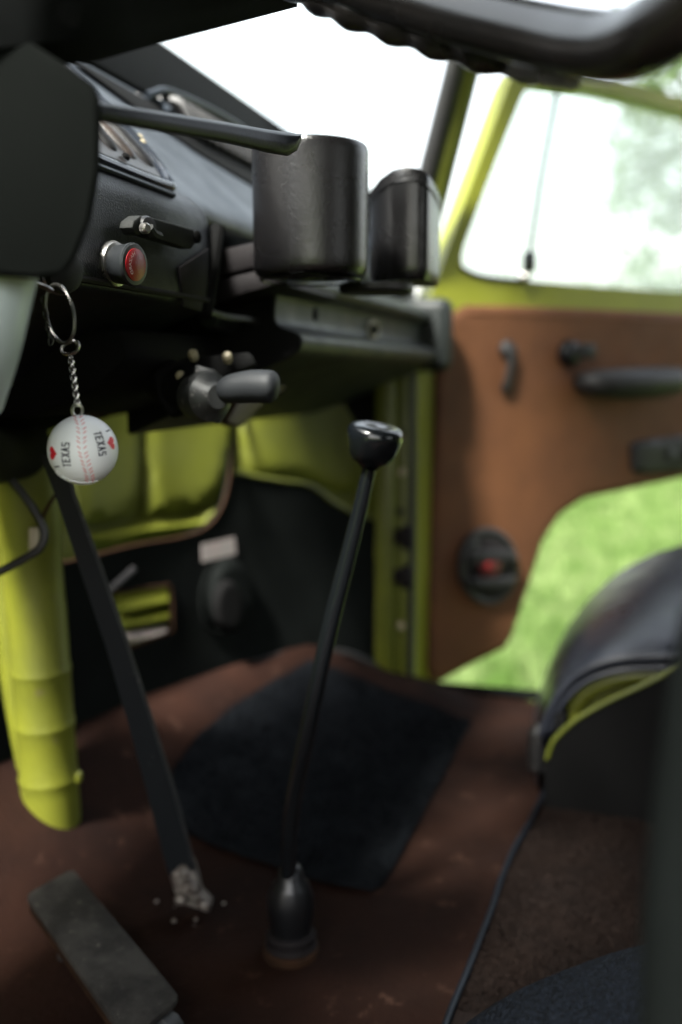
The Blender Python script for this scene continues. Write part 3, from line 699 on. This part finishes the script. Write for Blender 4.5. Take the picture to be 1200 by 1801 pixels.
g = G(); lathe(g, PD(662, 516, .76), (0, 0, 1), [(.027, -.0), (.0285, .002), (.0285, .006), (.02, .007)], 48); obj('lower_ring', g, BLK, t)

# ------------------------------------------------------------------ parking brake below the dashboard
t = thing('parking_brake', 'dark umbrella-type parking brake with grey grip under the dashboard', 'parking brake', PD(380, 745, .68))
g = G(); pts_ = [PD(392, 690, .66), PD(410, 684, .655), PD(440, 680, .65), (PD(470, 680, .645)), PD(490, 682, .643)]
tube(g, cr(pts_, 5), [.0065, .008, .0085, .009, .0095, .0098, .010, .0102, .0104, .0105, .0107, .0108, .0108, .0108, .0108, .0108, .0107, .0104, .0095, .008, .004], 20); obj('grip', g, mat('grey grip', (.013, .0145, .0165), .6, spec=.3, bump=.1, bscale=200), t)
g = G(); lathe(g, PD(366, 698, .672), (ray(345, 705) * -.6 + RT * .35).normalized(), [(.008, -.02), (.0155, -.016), (.0175, -.004), (.0165, .004), (.011, .009), (.008, .014)], 28); obj('boss', g, DSTEEL, t)
g = G(); slab(g, [PD(px, py, .675) for px, py in [(342, 640), (380, 650), (402, 700), (400, 722), (384, 746), (372, 742), (350, 715), (338, 690)]], FW * .008); o = obj('ratchet_plate', g, DSTEEL, t, bevel=.002)
g = G(); tube(g, cr([PD(262, 655, .76), PD(300, 672, .73), PD(345, 690, .69), PD(375, 694, .67)], 5), [.013, .014, .015, .016, .016, .016, .016, .017, .017, .016, .016, .015, .015, .014, .013, .012], 16); obj('tube_housing', g, BLKM, t)
g = G(); slab(g, [PD(px, py, .70) for px, py in [(268, 650), (330, 628), (440, 618), (452, 640), (380, 668), (345, 720), (300, 735), (275, 700)]], FW * .012); obj('mounting_plate', g, BLKM, t, bevel=.003)
for px, py, dd in ((340, 624, .69), (400, 628, .69), (318, 662, .685)):
    g = G(); lathe(g, PD(px, py, dd), (-FW + UP * .4), [(.0036, -.004), (.0036, .002), (.002, .004)], 8); obj('bolt', g, BEIGE, o)

# ------------------------------------------------------------------ gear lever
t = thing('gear_lever', 'tall black gear lever with glossy mushroom knob and rubber boot', 'gear lever', PZ(510, 1680, Z0))
bpos = PZ(512, 1668, Z0 + .004)
dK = .70; dB = (bpos - CAM).dot(FW)
path = [(655, 800), (632, 900), (607, 1000), (585, 1085), (561, 1190), (541, 1285), (522, 1375), (511, 1450), (508, 1530), (509, 1580)]
P_ = []
for px, py in path:
    k = (py - 800) / (1640 - 800); P_.append(PD(px, py, 1 / ((1 - k) / dK + k / dB)))
g = G(); c_ = cr(P_, 5); tube(g, c_, [.0050 + .0012 * min(1, i / 14) for i in range(len(c_))], 18); obj('rod', g, GLOSS, t)
ax = (P_[0] - P_[1]).normalized(); kb_ = P_[0] - ax * .006
ax2 = (ax + Vector((-.12, 0, .1))).normalized()
ax2 = (ax * .8 + UP * .3 - FW * .16).normalized()
g = G(); lathe(g, kb_, ax2, [(.006, -.004), (.0095, .0), (.0135, .002), (.0172, .008), (.0192, .016), (.0200, .020), (.0194, .0242), (.0176, .0265), (.0125, .0274), (.006, .0268), (.0001, .0265)], 48); obj('knob', g, GLOSS, t, smooth=80)
g = G(); bu = (PD(510, 1530, dB) - bpos).normalized(); bu = Vector((0, 0, 1)) * .9 + bu * .3; bu.normalize()
lathe(g, bpos, bu, [(.016, .012), (.0158, .018), (.0175, .026), (.0185, .034), (.0182, .043), (.0155, .051), (.0150, .053), (.0115, .057), (.0108, .060), (.0095, .064), (.0075, .067), (.006, .069)], 36); obj('boot', g, mat('boot rubber', (.005, .0055, .0065), .34, bump=.1, bscale=150), t, smooth=60)
g = G(); lathe(g, bpos, bu, [(.0205, -.004), (.0205, .004), (.019, .006), (.019, .010), (.0198, .012), (.018, .0145), (.0155, .015)], 32); obj('collar', g, ASH, t)
g = G(); lathe(g, bpos, (0, 0, 1), [(.022, -.004), (.0225, .002), (.0200, .0035)], 30); obj('base_ring', g, RUST, t)

# ------------------------------------------------------------------ floor mat, carpet, cable
def floor_z(x, y):
    d = min(segd((x, y), a, b) for a, b in zip(BS.p, BS.p[1:])); tt = max(0, 1 - d / .15)
    z = Z0 + .083 * tt * tt * (3 - 2 * tt) * (1 if x < 1.26 else max(.25, 1 - (x - 1.26) / .12))
    z += .004 * noise.noise((x * 5, y * 5, 1)) + .003 * noise.noise((x * 13, y * 13, 4)) - .002
    if y > -.2: z += .004 * max(0, noise.noise((x * 3 + y * 9, y * 2, 9)))
    return z
def on_floor(px, py):
    p = PZ(px, py, Z0)
    r = ray(px, py); lo, hi = .4, (p - CAM).dot(FW) * 1.03
    n = 60; a = lo
    for i in range(1, n + 1):
        b = lo + (hi - lo) * i / n; q = CAM + r * b
        if q.z < floor_z(q.x, q.y): break
        a = b
    for _ in range(18):
        mth_ = (a + b) / 2; q = CAM + r * mth_
        if q.z < floor_z(q.x, q.y): b = mth_
        else: a = mth_
    return (q.x, q.y)
class Flo:
    def hit(s, px, py): return on_floor(px, py)
    def pt(s, q, off=0): return Vector((q[0], q[1], floor_z(q[0], q[1]) + off))
FL = Flo()
mo = [(545, 1168), (620, 1195), (700, 1228), (770, 1250), (828, 1276), (800, 1330), (760, 1405), (715, 1490), (672, 1565), (655, 1573), (590, 1562), (500, 1535), (430, 1512), (370, 1490), (325, 1468), (298, 1420), (305, 1360), (350, 1300), (410, 1250), (480, 1205)]
g = G(); sheet(g, FL, mo, (), .003, .006, .02, .001, .01); obj('floor_mat', g, MATT, label='dark navy four-cornered mat lying on the brown floor behind the gear lever', cat='floor mat')
def pile(parent, outline, n, h, material, seed):
    rg = random.Random(seed); poly = [FL.hit(*p) for p in outline]; g = G(); V_ = []; F_ = []
    xs = [p[0] for p in poly]; ys = [p[1] for p in poly]
    while len(F_) < n:
        q = (rg.uniform(min(xs), max(xs)), rg.uniform(min(ys), max(ys)))
        if not inside(q, poly): continue
        a = rg.uniform(0, 6.28); w = .0012; z = floor_z(*q) + parent['lift']; k = len(V_)
        V_ += [Vector((q[0] - w * math.cos(a), q[1] - w * math.sin(a), z)), Vector((q[0] + w * math.cos(a), q[1] + w * math.sin(a), z)), Vector((q[0] + rg.gauss(0, h * .6), q[1] + rg.gauss(0, h * .6), z + h * rg.uniform(.5, 1.2)))]
        F_.append((k, k + 1, k + 2))
    g.v = V_; g.f = F_; del parent['lift']
    return obj('pile', g, material, parent, kind='stuff', smooth=180)
fm = bpy.data.objects['floor_mat']; fm['lift'] = .0065; pile(fm, mo, 26000, .0035, MATT, 5)
co = [(962, 1425), (930, 1480), (885, 1560), (850, 1660), (800, 1790), (760, 1900), (1500, 1900), (1350, 1500), (1120, 1450)]
g = G(); sheet(g, FL, co, (), .003, .005, .03); obj('carpet', g, CARP2, label='brown carpet in front of the passenger seat base, right of the thin cable', cat='carpet')
cpt = bpy.data.objects['carpet']; cpt['lift'] = .005; pile(cpt, [(962, 1425), (930, 1480), (885, 1560), (850, 1660), (800, 1790), (1200, 1801), (1200, 1480), (1120, 1450)], 26000, .003, CARP2, 6)
g = G(); cp_ = cr([FL.pt(on_floor(*p), .008) for p in [(968, 1385), (950, 1420), (930, 1462), (905, 1505), (882, 1560), (866, 1610), (845, 1665), (820, 1730), (795, 1790), (770, 1860)]], 6)
tube(g, cp_, .0026, 8); obj('cable', g, mat('blue black cable', (.006, .009, .014), .5, spec=.3), label='thin blue-black cable running over the floor from the passenger seat base', cat='cable')

# ------------------------------------------------------------------ steering column
t = thing('steering_column', 'lime steering column tube rising from the floor to a dark switch housing', 'steering column', PZ(95, 1450, Z0 + .02))
b0 = on_floor(90, 1408); b0 = Vector((b0[0], b0[1], floor_z(*b0) - .01)); dB0 = (b0 - CAM).dot(FW)
top = PD(42, 790, dB0 * .93)
ax = (top - b0).normalized(); Ln = (top - b0).length; RC = .0265
pr = [(RC, -.03), (RC, .02)]
for zc in (.035, .088, .14):
    pr += [(RC, zc - .005), (RC * 1.03, zc - .002), (RC * 1.045, zc), (RC * 1.03, zc + .002), (RC, zc + .005)]
pr += [(RC * 1.0, .2), (RC * .98, Ln * .6), (RC * .97, Ln - .09), (RC * 1.08, Ln - .08), (RC * 1.08, Ln)]
g = G(); lathe(g, b0, ax, pr, 40); o = obj('column_tube', g, LIME_B, t, smooth=50)
g = G(); a = b0 + ax * .02 - RT * .05; 
tube(g, cr([PD(58, 1345, dB0 * .99), PD(36, 1230, dB0 * .99), PD(15, 1100, dB0 * .98), PD(-8, 980, dB0 * .97), PD(-20, 900, dB0 * .96)], 5), .015, 16); obj('brace_tube', g, LIME_B, t)
g = G(); lathe(g, b0 + RT * .027 + ax * .035 - FW * .002, (RT), [(.007, -.01), (.007, .002), (.0045, .004)], 6); obj('clamp_bolt', g, LIME_B, t)
cxy = on_floor(92, 1445)
hub = PD(0, 330, .385)
g = G(); tube(g, cr([PD(-12, 440, .412), PD(-27, 490, .414), PD(-50, 590, .415), PD(-78, 690, .43)], 5), .0205, 24); obj('column_shroud', g, ALU, t)
g = G(); tube(g, cr([PD(-80, 690, .433), PD(-75, 760, .5), PD(-20, 800, .75), top], 5), [.014 + .0008 * i for i in range(16)], 20); obj('upper_collar', g, BLKM, t)
g = G(); slab(g, [PD(x, y, .385) for x, y in [(-220, 70), (-60, 40), (40, 62), (110, 108), (166, 148), (178, 170), (176, 300), (160, 390), (134, 455), (112, 486), (60, 492), (-220, 470)]], ray(170, 330) * .05); obj('switch_housing', g, mat('housing plastic', (.003, .0036, .0032), .9, spec=.04, bump=.1, bscale=300), t, bevel=.004, seg=3)
# indicator stalk
g = G(); rows = []
for k, (x, ya, yb, dd, dw) in enumerate([(150, 176, 208, .41, .008), (186, 182, 214, .42, .009), (300, 200, 233, .46, .011), (400, 216, 250, .50, .013), (470, 228, 266, .53, .014), (505, 233, 272, .545, .013), (522, 236, 262, .55, .011), (530, 238, 246, .553, .006)]):
    a, b = PD(x, ya, dd), PD(x, yb, dd); up_ = (b - a); n_ = FW * 1.0 + UP * .25
    r0 = [a + n_ * dw * .5 + UP * .001, a + (b - a) * .02 + n_ * dw * .1, a + (b - a) * .18 - n_ * .004, a + (b - a) * .55 - n_ * .006, a + (b - a) * .9 - n_ * .004, b, b + n_ * dw * .7, a + n_ * dw * 1.1]
    rows.append(r0 + [r0[0]])
loft(g, rows); n = 9; g.f.append(tuple(range(8))); g.f.append(tuple(reversed(range((len(rows) - 1) * n, len(rows) * n - 1))))
obj('indicator_stalk', g, mat('stalk plastic', (.004, .0045, .006), .42, spec=.35, bump=.2, bscale=700, bdist=.0006), t, smooth=22, bevel=.0006)

# ------------------------------------------------------------------ steering wheel
t = thing('steering_wheel', 'black steering wheel crossing the top of the view, with finger-grip rim', 'steering wheel', PD(200, -80, .42))
rp = [(100, -150, .57), (380, -92, .52), (600, -34, .47), (800, 26, .42), (950, 62, .38), (1050, 80, .348), (1110, 76, .328), (1165, 50, .31), (1230, 0, .297), (1300, -80, .285), (1340, -220, .27)]
g = G(); tube(g, cr([PD(*p) for p in rp], 8), .0118, 28); o = obj('rim', g, RIMM, t, smooth=180)
gp = [(380, -95, .53), (520, -28, .50), (600, 10, .475), (700, 46, .455), (800, 77, .435), (880, 98, .42), (925, 108, .412), (960, 104, .405)]
c_ = cr([PD(*p) for p in gp], 14); s_ = [0]
for a, b in zip(c_, c_[1:]): s_.append(s_[-1] + float(np.linalg.norm(b - a)))
g = G(); tube(g, c_, [.0080 + .0011 * math.sin(q / .027 * 2 * math.pi) for q in s_], 18); obj('finger_grip', g, RIMM, o, smooth=180)
g = G(); tube(g, cr([PD(x, y - 8, d_ - .011) for x, y, d_ in gp[1:]] + [PD(1010, 118, .385)], 6), .0018, 8); obj('grip_line', g, SHELF, o)  # thin grey line along the finger grip
g = G(); tube(g, cr([PD(905, 122, .40), PD(960, 132, .385), PD(1010, 138, .37)], 4), .004, 8); obj('horn_ring', g, STEEL, t)
g = G(); rows = []
for px, ya, yb, dd in ((-200, -220, 110, .37), (40, -180, 78, .385), (150, -140, 68, .40), (230, -100, 48, .43), (340, -90, 22, .47), (520, -100, -22, .52)):
    a, b = PD(px, ya, dd), PD(px, yb, dd)
    r0 = [a, (a + b) / 2 - FW * .008, b, b + FW * .02, a + FW * .03]; rows.append(r0 + [a])
loft(g, rows); obj('spoke', g, FRAMER, t, smooth=60)

# ------------------------------------------------------------------ keys and keychain
t = thing('keyring', 'steel split ring with a short chain hanging from the ignition key', 'keyring', PD(107, 605, .51))
dk = .505
g = G(); rr = []
for k in range(150):
    a_ = k / 48 * 2 * math.pi; x = 106 + 25 * math.cos(a_) + 4 * math.sin(a_); y = 552 + 51 * math.sin(a_) + 8 * math.cos(a_)
    rr.append(PD(x, y, dk + .018 * math.cos(a_) * -.4 + (k / 150) * .0022))
tube(g, rr[:100], .00095, 8); o = obj('split_ring', g, STEEL, t)
g = G(); tube(g, cr([PD(60, 498, .50), PD(80, 505, .502), PD(92, 512, .504)], 4), .0035, 8, flat=.4); obj('key', g, STEEL, t)
g = G()
for k in range(7):
    x, y = 76 + 2.2 * k, 528 + k * 12; hor = k % 2
    tube(g, [PD(x + (4.2 if not hor else 1.4) * math.cos(q), y + 7.5 * math.sin(q), .52 + (.0012 if hor else 0) * math.cos(q)) for q in [2 * math.pi * j / 12 for j in range(12)]], .00055, 6, True)
obj('chain', g, DSTEEL, t)
t = thing('ball_keychain', 'small white toy baseball with red stitches, hearts and TEXAS lettering', 'keychain', PD(146, 853, dk))
g = G(); tube(g, cr([PD(x, y, dk) for x, y in ((109, 612), (118, 603), (134, 601), (138, 610), (132, 620), (112, 622))], 4, True), .0009, 8, True); obj('link', g, STEEL, t)
NL = 12
for k in range(NL):
    f_ = k / (NL - 1); x, y = 124 + 12 * f_, 628 + 80 * f_; hor = k % 2
    g = G(); tube(g, [PD(x + (4.0 if hor else 1.8) * math.cos(q) + 1.0 * math.sin(q), y + 6.2 * math.sin(q), dk + (.0013 if not hor else .0003) * math.cos(q)) for q in [2 * math.pi * j / 14 for j in range(14)]], .0006, 6, True)
    obj('chain_link', g, STEEL, t)
g = G(); tube(g, [PD(136 + 9 * math.cos(q), 722 + 11 * math.sin(q), dk + .001 * math.sin(q)) for q in [2 * math.pi * j / 24 for j in range(24)]], .00095, 8, True); obj('eye_ring', g, STEEL, t)
BC = PD(146, 791, dk); BR = 61.0 / FPX * dk
NV = -ray(146, 791).normalized(); BX = (RT - NV * RT.dot(NV)).normalized(); BY = NV.cross(BX)
if BY.dot(UP) < 0: BY = -BY
g = G(); lathe(g, BC - BY * BR, BY, [(BR * math.sin(math.pi * k / 40), BR - BR * math.cos(math.pi * k / 40)) for k in range(1, 40)], 64); ball = obj('ball', g, WHT, t, smooth=180)
def dirp(dx, dy):
    dx /= 61; dy /= -61; q = dx * dx + dy * dy
    return (BX * dx + BY * dy + NV * math.sqrt(max(.02, 1 - q))).normalized()
def wrap(v, f, dx, dy, rot, up=1.0022, sx=1.):
    c = dirp(dx, dy); a = (BX - c * BX.dot(c)).normalized(); b = c.cross(a)
    if b.dot(BY) < 0: b = -b
    cr_, sr_ = math.cos(rot), math.sin(rot)
    A = a * cr_ + b * sr_; B = -a * sr_ + b * cr_
    out = [BC + (c + A * (x * sx) + B * y).normalized() * BR * up for x, y, _ in v]
    g = G(); g.add(out, f); return g
def heart(s_):
    p = []
    for k in range(24):
        q = 2 * math.pi * k / 24; p.append((16 * math.sin(q) ** 3 * s_ / 16, (13 * math.cos(q) - 5 * math.cos(2 * q) - 2 * math.cos(3 * q) - math.cos(4 * q)) * s_ / 16, 0))
    return p + [(0, 0, 0)], [(k, (k + 1) % 24, 24) for k in range(24)]
def block_text(word, w, h, st, gap):
    GL = {'T': [((0, 1), (1, 1)), ((.5, 1), (.5, 0))], 'E': [((0, 0), (0, 1)), ((0, 1), (.9, 1)), ((0, .5), (.75, .5)), ((0, 0), (.9, 0))],
          'X': [((0, 0), (1, 1)), ((0, 1), (1, 0))], 'A': [((0, 0), (.5, 1)), ((.5, 1), (1, 0)), ((.2, .36), (.8, .36))], 'I': [((.5, 0), (.5, 1))],
          'S': [((1, 1), (.1, 1)), ((.05, 1), (.05, .52)), ((.05, .52), (.95, .48)), ((.95, .48), (.95, 0)), ((.95, 0), (0, 0))]}
    V_ = []; F_ = []; x0 = -(len(word) * w + (len(word) - 1) * gap) / 2
    for ch in word:
        for (a, b) in GL[ch]:
            A = (x0 + a[0] * w, (a[1] - .5) * h); B = (x0 + b[0] * w, (b[1] - .5) * h)
            dx, dy = B[0] - A[0], B[1] - A[1]; l = math.hypot(dx, dy); ux, uy = dx / l, dy / l
            A = (A[0] - ux * st / 2, A[1] - uy * st / 2); l += st; N_ = 5; k = len(V_)
            for i in range(N_ + 1):
                px_, py_ = A[0] + ux * l * i / N_, A[1] + uy * l * i / N_
                V_ += [(px_ - uy * st / 2, py_ + ux * st / 2, 0), (px_ + uy * st / 2, py_ - ux * st / 2, 0)]
            F_ += [(k + 2 * i, k + 2 * i + 1, k + 2 * i + 3, k + 2 * i + 2) for i in range(N_)]
        x0 += w + gap
    return V_, F_
tv, tf = block_text('TEXAS', .088, .225, .044, .064); iv, if_ = block_text('I', .08, .22, .042, 0)
for (tx, ty, ix, iy, hx, hy, rt) in ((-29, 9, -44, 29, -50, 6, math.pi / 2 + .05), (30, -11, 43, -33, 48, -12, -math.pi / 2 + .25)):
    obj('lettering', wrap(tv, tf, tx, ty, rt, up=1.006), INK, ball)
    obj('lettering', wrap(iv, if_, ix, iy, rt + .65, up=1.006), INK, ball)
    hv, hf = heart(.19); obj('heart', wrap(hv, hf, hx, hy, rt, 1.012), REDP, ball)
seam = [(-8, -58), (-5, -48), (-2, -36), (-2, -22), (-2, -8), (0, 6), (3, 18), (6, 30), (9, 40), (11, 50), (10, 57)]
sm = cr(seam, 6)
g = G(); tube(g, [BC + dirp(*p) * BR * .9985 for p in sm], .00035, 6); obj('seam', g, WHT, ball)
g = G(); 
for k in range(17):
    i0 = int((k + .5) / 17 * (len(sm) - 1)); p = sm[i0]
    for sgn in (-1, 1):
        tube(g, [BC + dirp(p[0] + sgn * 2.5, p[1] + 1.5) * BR * 1.001, BC + dirp(p[0] + sgn * 5, p[1] - .6) * BR * 1.006, BC + dirp(p[0] + sgn * 8, p[1] - 3.0) * BR * 1.001], .0002, 5)
st = obj('stitches', g, mat('pink red thread', (.62, .06, .07), .6), ball)
g = G(); tube(g, [BC + dirp(*p) * BR * 1.0 for p in [(-44, 42), (-30, 50), (-12, 55), (8, 57.5), (24, 54)]], .0006, 6)
for k in range(15):
    p = (-46 + k * 4.6, 0); yy = math.sqrt(max(0, 60.5 ** 2 - p[0] ** 2)); q = (p[0], yy)
    tube(g, [BC + dirp(q[0] * .93, q[1] * .93) * BR, BC + dirp(q[0] * .985, q[1] * .985) * BR * 1.015], .0005, 5)
obj('lower_seam', g, WHT, ball)

# ------------------------------------------------------------------ wires by the column
g = G(); tube(g, cr([PD(x, y, .78) for x, y in ((-40, 815), (5, 832), (35, 862), (62, 900), (78, 935), (72, 962), (50, 978), (0, 1005), (-40, 1018))], 6), .0035, 8)
o = obj('wire', g, RUB, label='black wire looping in front of the lime steering column', cat='wire')
g = G(); tube(g, cr([PD(x, y, .78) for x, y in ((76, 950), (74, 915), (88, 885), (108, 856), (112, 835))], 5), .0015, 6)
obj('thin_wire', g, RUST, o)
g = G(); box(g, PD(62, 950, .785), .008, .01, .02, RT, UP); obj('connector', g, BEIGE, o, bevel=.001)

# ------------------------------------------------------------------ black bar lever with corroded foot
t = thing('brake_lever', 'long flat black steel pedal bar with a corroded silver foot on the floor', 'pedal', PZ(335, 1595, Z0))
fb = PZ(338, 1590, Z0 + .01); dF = (fb - CAM).dot(FW); rows = []
for k, (xl, xr, y) in enumerate([(70, 118, 800), (97, 133, 870), (140, 181, 1000), (184, 226, 1130), (222, 268, 1260), (258, 309, 1390), (290, 342, 1515), (300, 350, 1545)]):
    f_ = (y - 800) / (1590 - 800); dd = 1 / ((1 - f_) / .70 + f_ / dF)
    a, b = PD(xl, y, dd), PD(xr - 6, y, dd); c = PD(xr, y, dd + .010); e = PD(xl, y, dd + .012)
    rows.append([a, b, b + (c - b) * .35, c, e, a])
g = G(); loft(g, rows); g.f.append((0, 1, 2, 3, 4)); g.f.append(tuple(reversed(range(42, 47))))
obj('bar', g, mat('satin black bar', (.012, .014, .016), .42, spec=.35, bump=.15, bscale=150, wear=(.09, .09, .09), wscale=60, wthr=.66), t, smooth=25)
g = G(); tube(g, [r[2] + (r[2] - r[1]) * .2 for r in rows], .0018, 8); obj('edge_highlight', g, DSTEEL, t)  # pale strip along the bar in place of an edge highlight
rg = random.Random(4)
g = G(); slab(g, [PD(x, y, dF - .012) for x, y in [(303, 1522), (318, 1512), (338, 1518), (346, 1545), (352, 1572), (372, 1592), (368, 1608), (345, 1600), (318, 1592), (306, 1570), (299, 1545)]], FW * .018); obj('foot_bracket', g, SILV, t, bevel=.0025)
g = G()
for x, y, r_ in ((322, 1532, .006), (334, 1560, .008), (318, 1580, .006), (345, 1582, .007), (328, 1545, .005), (360, 1590, .005)):
    p = PD(x, y, dF - .016); lathe(g, p, (rg.uniform(-1, 1), rg.uniform(-1, 1), 1), [(r_ * .3, -r_ * .5), (r_, -r_ * .1), (r_ * .8, r_ * .4), (r_ * .2, r_ * .6)], 7)
obj('corrosion', g, SILV, t, smooth=10)
g = G()
for k in range(9):
    px, py = rg.gauss(335, 32), rg.gauss(1615, 32); q = on_floor(px, py); z = floor_z(*q); r_ = rg.uniform(.0008, .0026)
    lathe(g, (q[0], q[1], z), (rg.uniform(-.3, .3), rg.uniform(-.3, .3), 1), [(r_, 0), (r_ * .7, r_ * .6), (r_ * .1, r_ * .8)], 6)
obj('paint_crumbs', g, SILV, kind='stuff', smooth=10)

# ------------------------------------------------------------------ accelerator plate
t = thing('accelerator_pedal', 'worn grey flat accelerator plate lying slanted at the bottom left of the floor', 'pedal', PZ(180, 1680, Z0))
A_ = PZ(45, 1572, Z0 + .05); B_ = PZ(128, 1526, Z0 + .05); C_ = PZ(318, 1752, Z0 + .03); D_ = PZ(225, 1830, Z0 + .03)
nrm = (B_ - A_).cross(D_ - A_).normalized(); nrm = nrm if nrm.z > 0 else -nrm
poly = []
for p, q, r_ in ((D_, A_, B_), (A_, B_, C_), (B_, C_, D_), (C_, D_, A_)):
    a = q + (p - q).normalized() * .007; b = q + (r_ - q).normalized() * .007
    for k in range(5):
        u_ = k / 4; poly.append(a * (1 - u_) ** 2 + q * 2 * u_ * (1 - u_) + b * u_ ** 2)
g = G(); slab(g, poly, -nrm * .006); obj('tread', g, PEDAL, t, bevel=.0015)
g = G(); slab(g, [p - nrm * .0065 - (p - (A_ + C_) / 2) * .03 for p in poly], -nrm * .005); obj('backing_plate', g, RUST, t)
g = G(); tube(g, [(A_ + B_) / 2 - nrm * .01 + (C_ - B_) * .2, (A_ + B_) / 2 - nrm * .055 + (C_ - B_) * .2], .006, 10); obj('push_rod', g, DSTEEL, t)
g = G(); mid = (C_ + D_) / 2 - nrm * .018; tube(g, [mid + (C_ - D_) * .35, mid - (C_ - D_) * .35], .012, 12); obj('hinge', g, DSTEEL, t)

# ------------------------------------------------------------------ passenger seat
t = thing('passenger_seat', 'passenger seat with navy black vinyl cushion on a lime pressed steel base', 'seat', (1.15, -.1, Z0))
XN = 1.0
side = [(958, 1432), (957, 1390), (960, 1335), (975, 1300), (1010, 1268), (1060, 1238), (1130, 1205), (1200, 1172), (1300, 1125), (1420, 1080), (1700, 1010), (1700, 1700), (1300, 1535), (1110, 1478)]
g = G(); slab(g, [PX(x, y, XN) for x, y in side], (.006, 0, 0)); obj('base_side', g, BLKM, t)
g = G(); tube(g, cr([PX(x, y, XN - .001) for x, y in [(962, 1335), (968, 1315), (978, 1298)] + side[4:10]], 5), .0026, 10); obj('base_edge', g, LIME, t)
ne = [(952, 1292), (962, 1262), (982, 1222), (1012, 1188), (1050, 1167), (1100, 1155), (1150, 1152), (1200, 1153), (1300, 1160), (1450, 1180)]
near = [PX(x, y, 1.03) for x, y in cr(ne, 4)]
fe = [(958, 1284), (972, 1238), (990, 1185), (1015, 1130), (1050, 1080), (1095, 1036), (1145, 1003), (1200, 982), (1300, 960), (1450, 955)]
far_ = [PX(x - 24, y - 16, 1.36) for x, y in cr(fe, 4)]
rows = []
for k in range(13):
    u_ = k / 12; row = []
    for j, (p, q) in enumerate(zip(near, far_)):
        c = min(1, j / 8.0); v_ = p * (1 - u_) + q * u_
        v_.z += .02 * math.sin(math.pi * u_ ** .7) * c + .002 * noise.noise(v_ * 9) + .0012 * noise.noise(v_ * 25)
        row.append(v_)
    rows.append(row)
sk = [[Vector((1.034, p.y - .004, p.z - .013)) for i, p in enumerate(near)], [Vector((1.026, p.y, p.z - .006)) for p in near]]
g = G(); loft(g, sk + rows); 
rows2 = [[Vector((1.36, p.y, p.z - .06)) for p in rows[-1]]]
loft(g, [rows[-1]] + rows2); 
fr = [[Vector((r[0].x, r[0].y - .0, r[0].z)) for r in rows], [Vector((r[0].x, r[0].y + .002, r[0].z - .06)) for r in rows]]
loft(g, fr); obj('cushion', g, VINYL, t, smooth=60)
g = G(); tube(g, [p + Vector((-.004, 0, .0)) for p in near], .004, 10); obj('piping', g, VINYL, t, smooth=180)
g = G(); tube(g, [p + Vector((-.001, -.002, -.013)) for p in near[3:]], .0035, 10); obj('piping', g, VINYL, t, smooth=180)
g = G()
rows = []
for k in range(8):
    u_ = k / 7; rows.append([Vector((1.04 + .3 * u_, p.y - .012 - .002, p.z - .018 - .012 * math.sin(u_ * 3.1))) for p in near[5:]])
loft(g, rows); obj('seat_pan', g, LIME, t)
gx = 1.05
for k, (dy, o_) in enumerate(((0, 0), (22, .02), (44, .04))):
    g = G(); tube(g, cr([PX(x, y, gx + o_) for x, y in [(1000 + dy * .5, 1290), (1010 + dy, 1245 + dy * .3), (1040 + dy, 1212 + dy * .35), (1090 + dy, 1192 + dy * .35), (1160, 1186 + dy * .3), (1260, 1188 + dy * .3), (1400, 1210)]], 5), .009, 10); obj('pan_rib', g, LIME_B, t, smooth=180)
g = G(); sweep = [PX(x, y, 1.12) for x, y in [(1000, 1300), (1020, 1235), (1080, 1205), (1300, 1180), (1450, 1190)]]
slab(g, [Vector((1.12, sweep[0].y, Z0))] + sweep + [Vector((1.12, sweep[-1].y, Z0))], (.01, 0, 0)); obj('base_inner', g, LIME, t)
g = G(); y0 = PX(958, 1432, XN).y; box(g, (1.18, y0 - .012, Z0 + .05), .35, .012, .1); obj('base_front', g, BLKM, t, bevel=.003)
g = G(); lathe(g, PX(948, 1285, 1.03) + Vector((.02, 0, -.02)), (0, 0, 1), [(.012, -.03), (.014, -.01), (.013, .012), (.006, .02)], 14); obj('foot', g, RUB, t)

# ------------------------------------------------------------------ driver seat corner
t = thing('driver_seat', 'blue-black textured driver seat corner at the bottom right, with blurred grey backrest edge', 'seat', (.3, -.25, Z0))
edge = cr([(730, 1900), (790, 1801), (850, 1752), (920, 1712), (1010, 1676), (1100, 1648), (1200, 1632), (1400, 1640)], 4)
rows = []
for off, dz, out in ((0, -.05, -.003), (0, -.02, .0), (0, -.006, -.002), (.01, .001, 0), (.03, .004, 0), (.08, .005, 0), (.2, .0, 0)):
    row = []
    for i, (px, py) in enumerate(edge):
        p = PD(px, py, .50 - .0000 * i); c = PD(1500, 2300, .36)
        dirn = Vector((c.x - p.x, c.y - p.y, 0)).normalized()
        row.append(p + dirn * (off + out * -1) + Vector((0, 0, dz)))
    rows.append(row)
g = G(); loft(g, rows); obj('cushion', g, SEATF, t, smooth=180)
g = G(); bp_ = [PD(x, y, d_) for x, y, d_ in ((1290, 1080, .25), (1262, 1250, .25), (1240, 1420, .25), (1222, 1600, .25), (1212, 1850, .25), (1210, 2000, .25))]
tube(g, cr(bp_, 5), .0125, 20); obj('backrest_edge', g, DGREY, t, smooth=180)
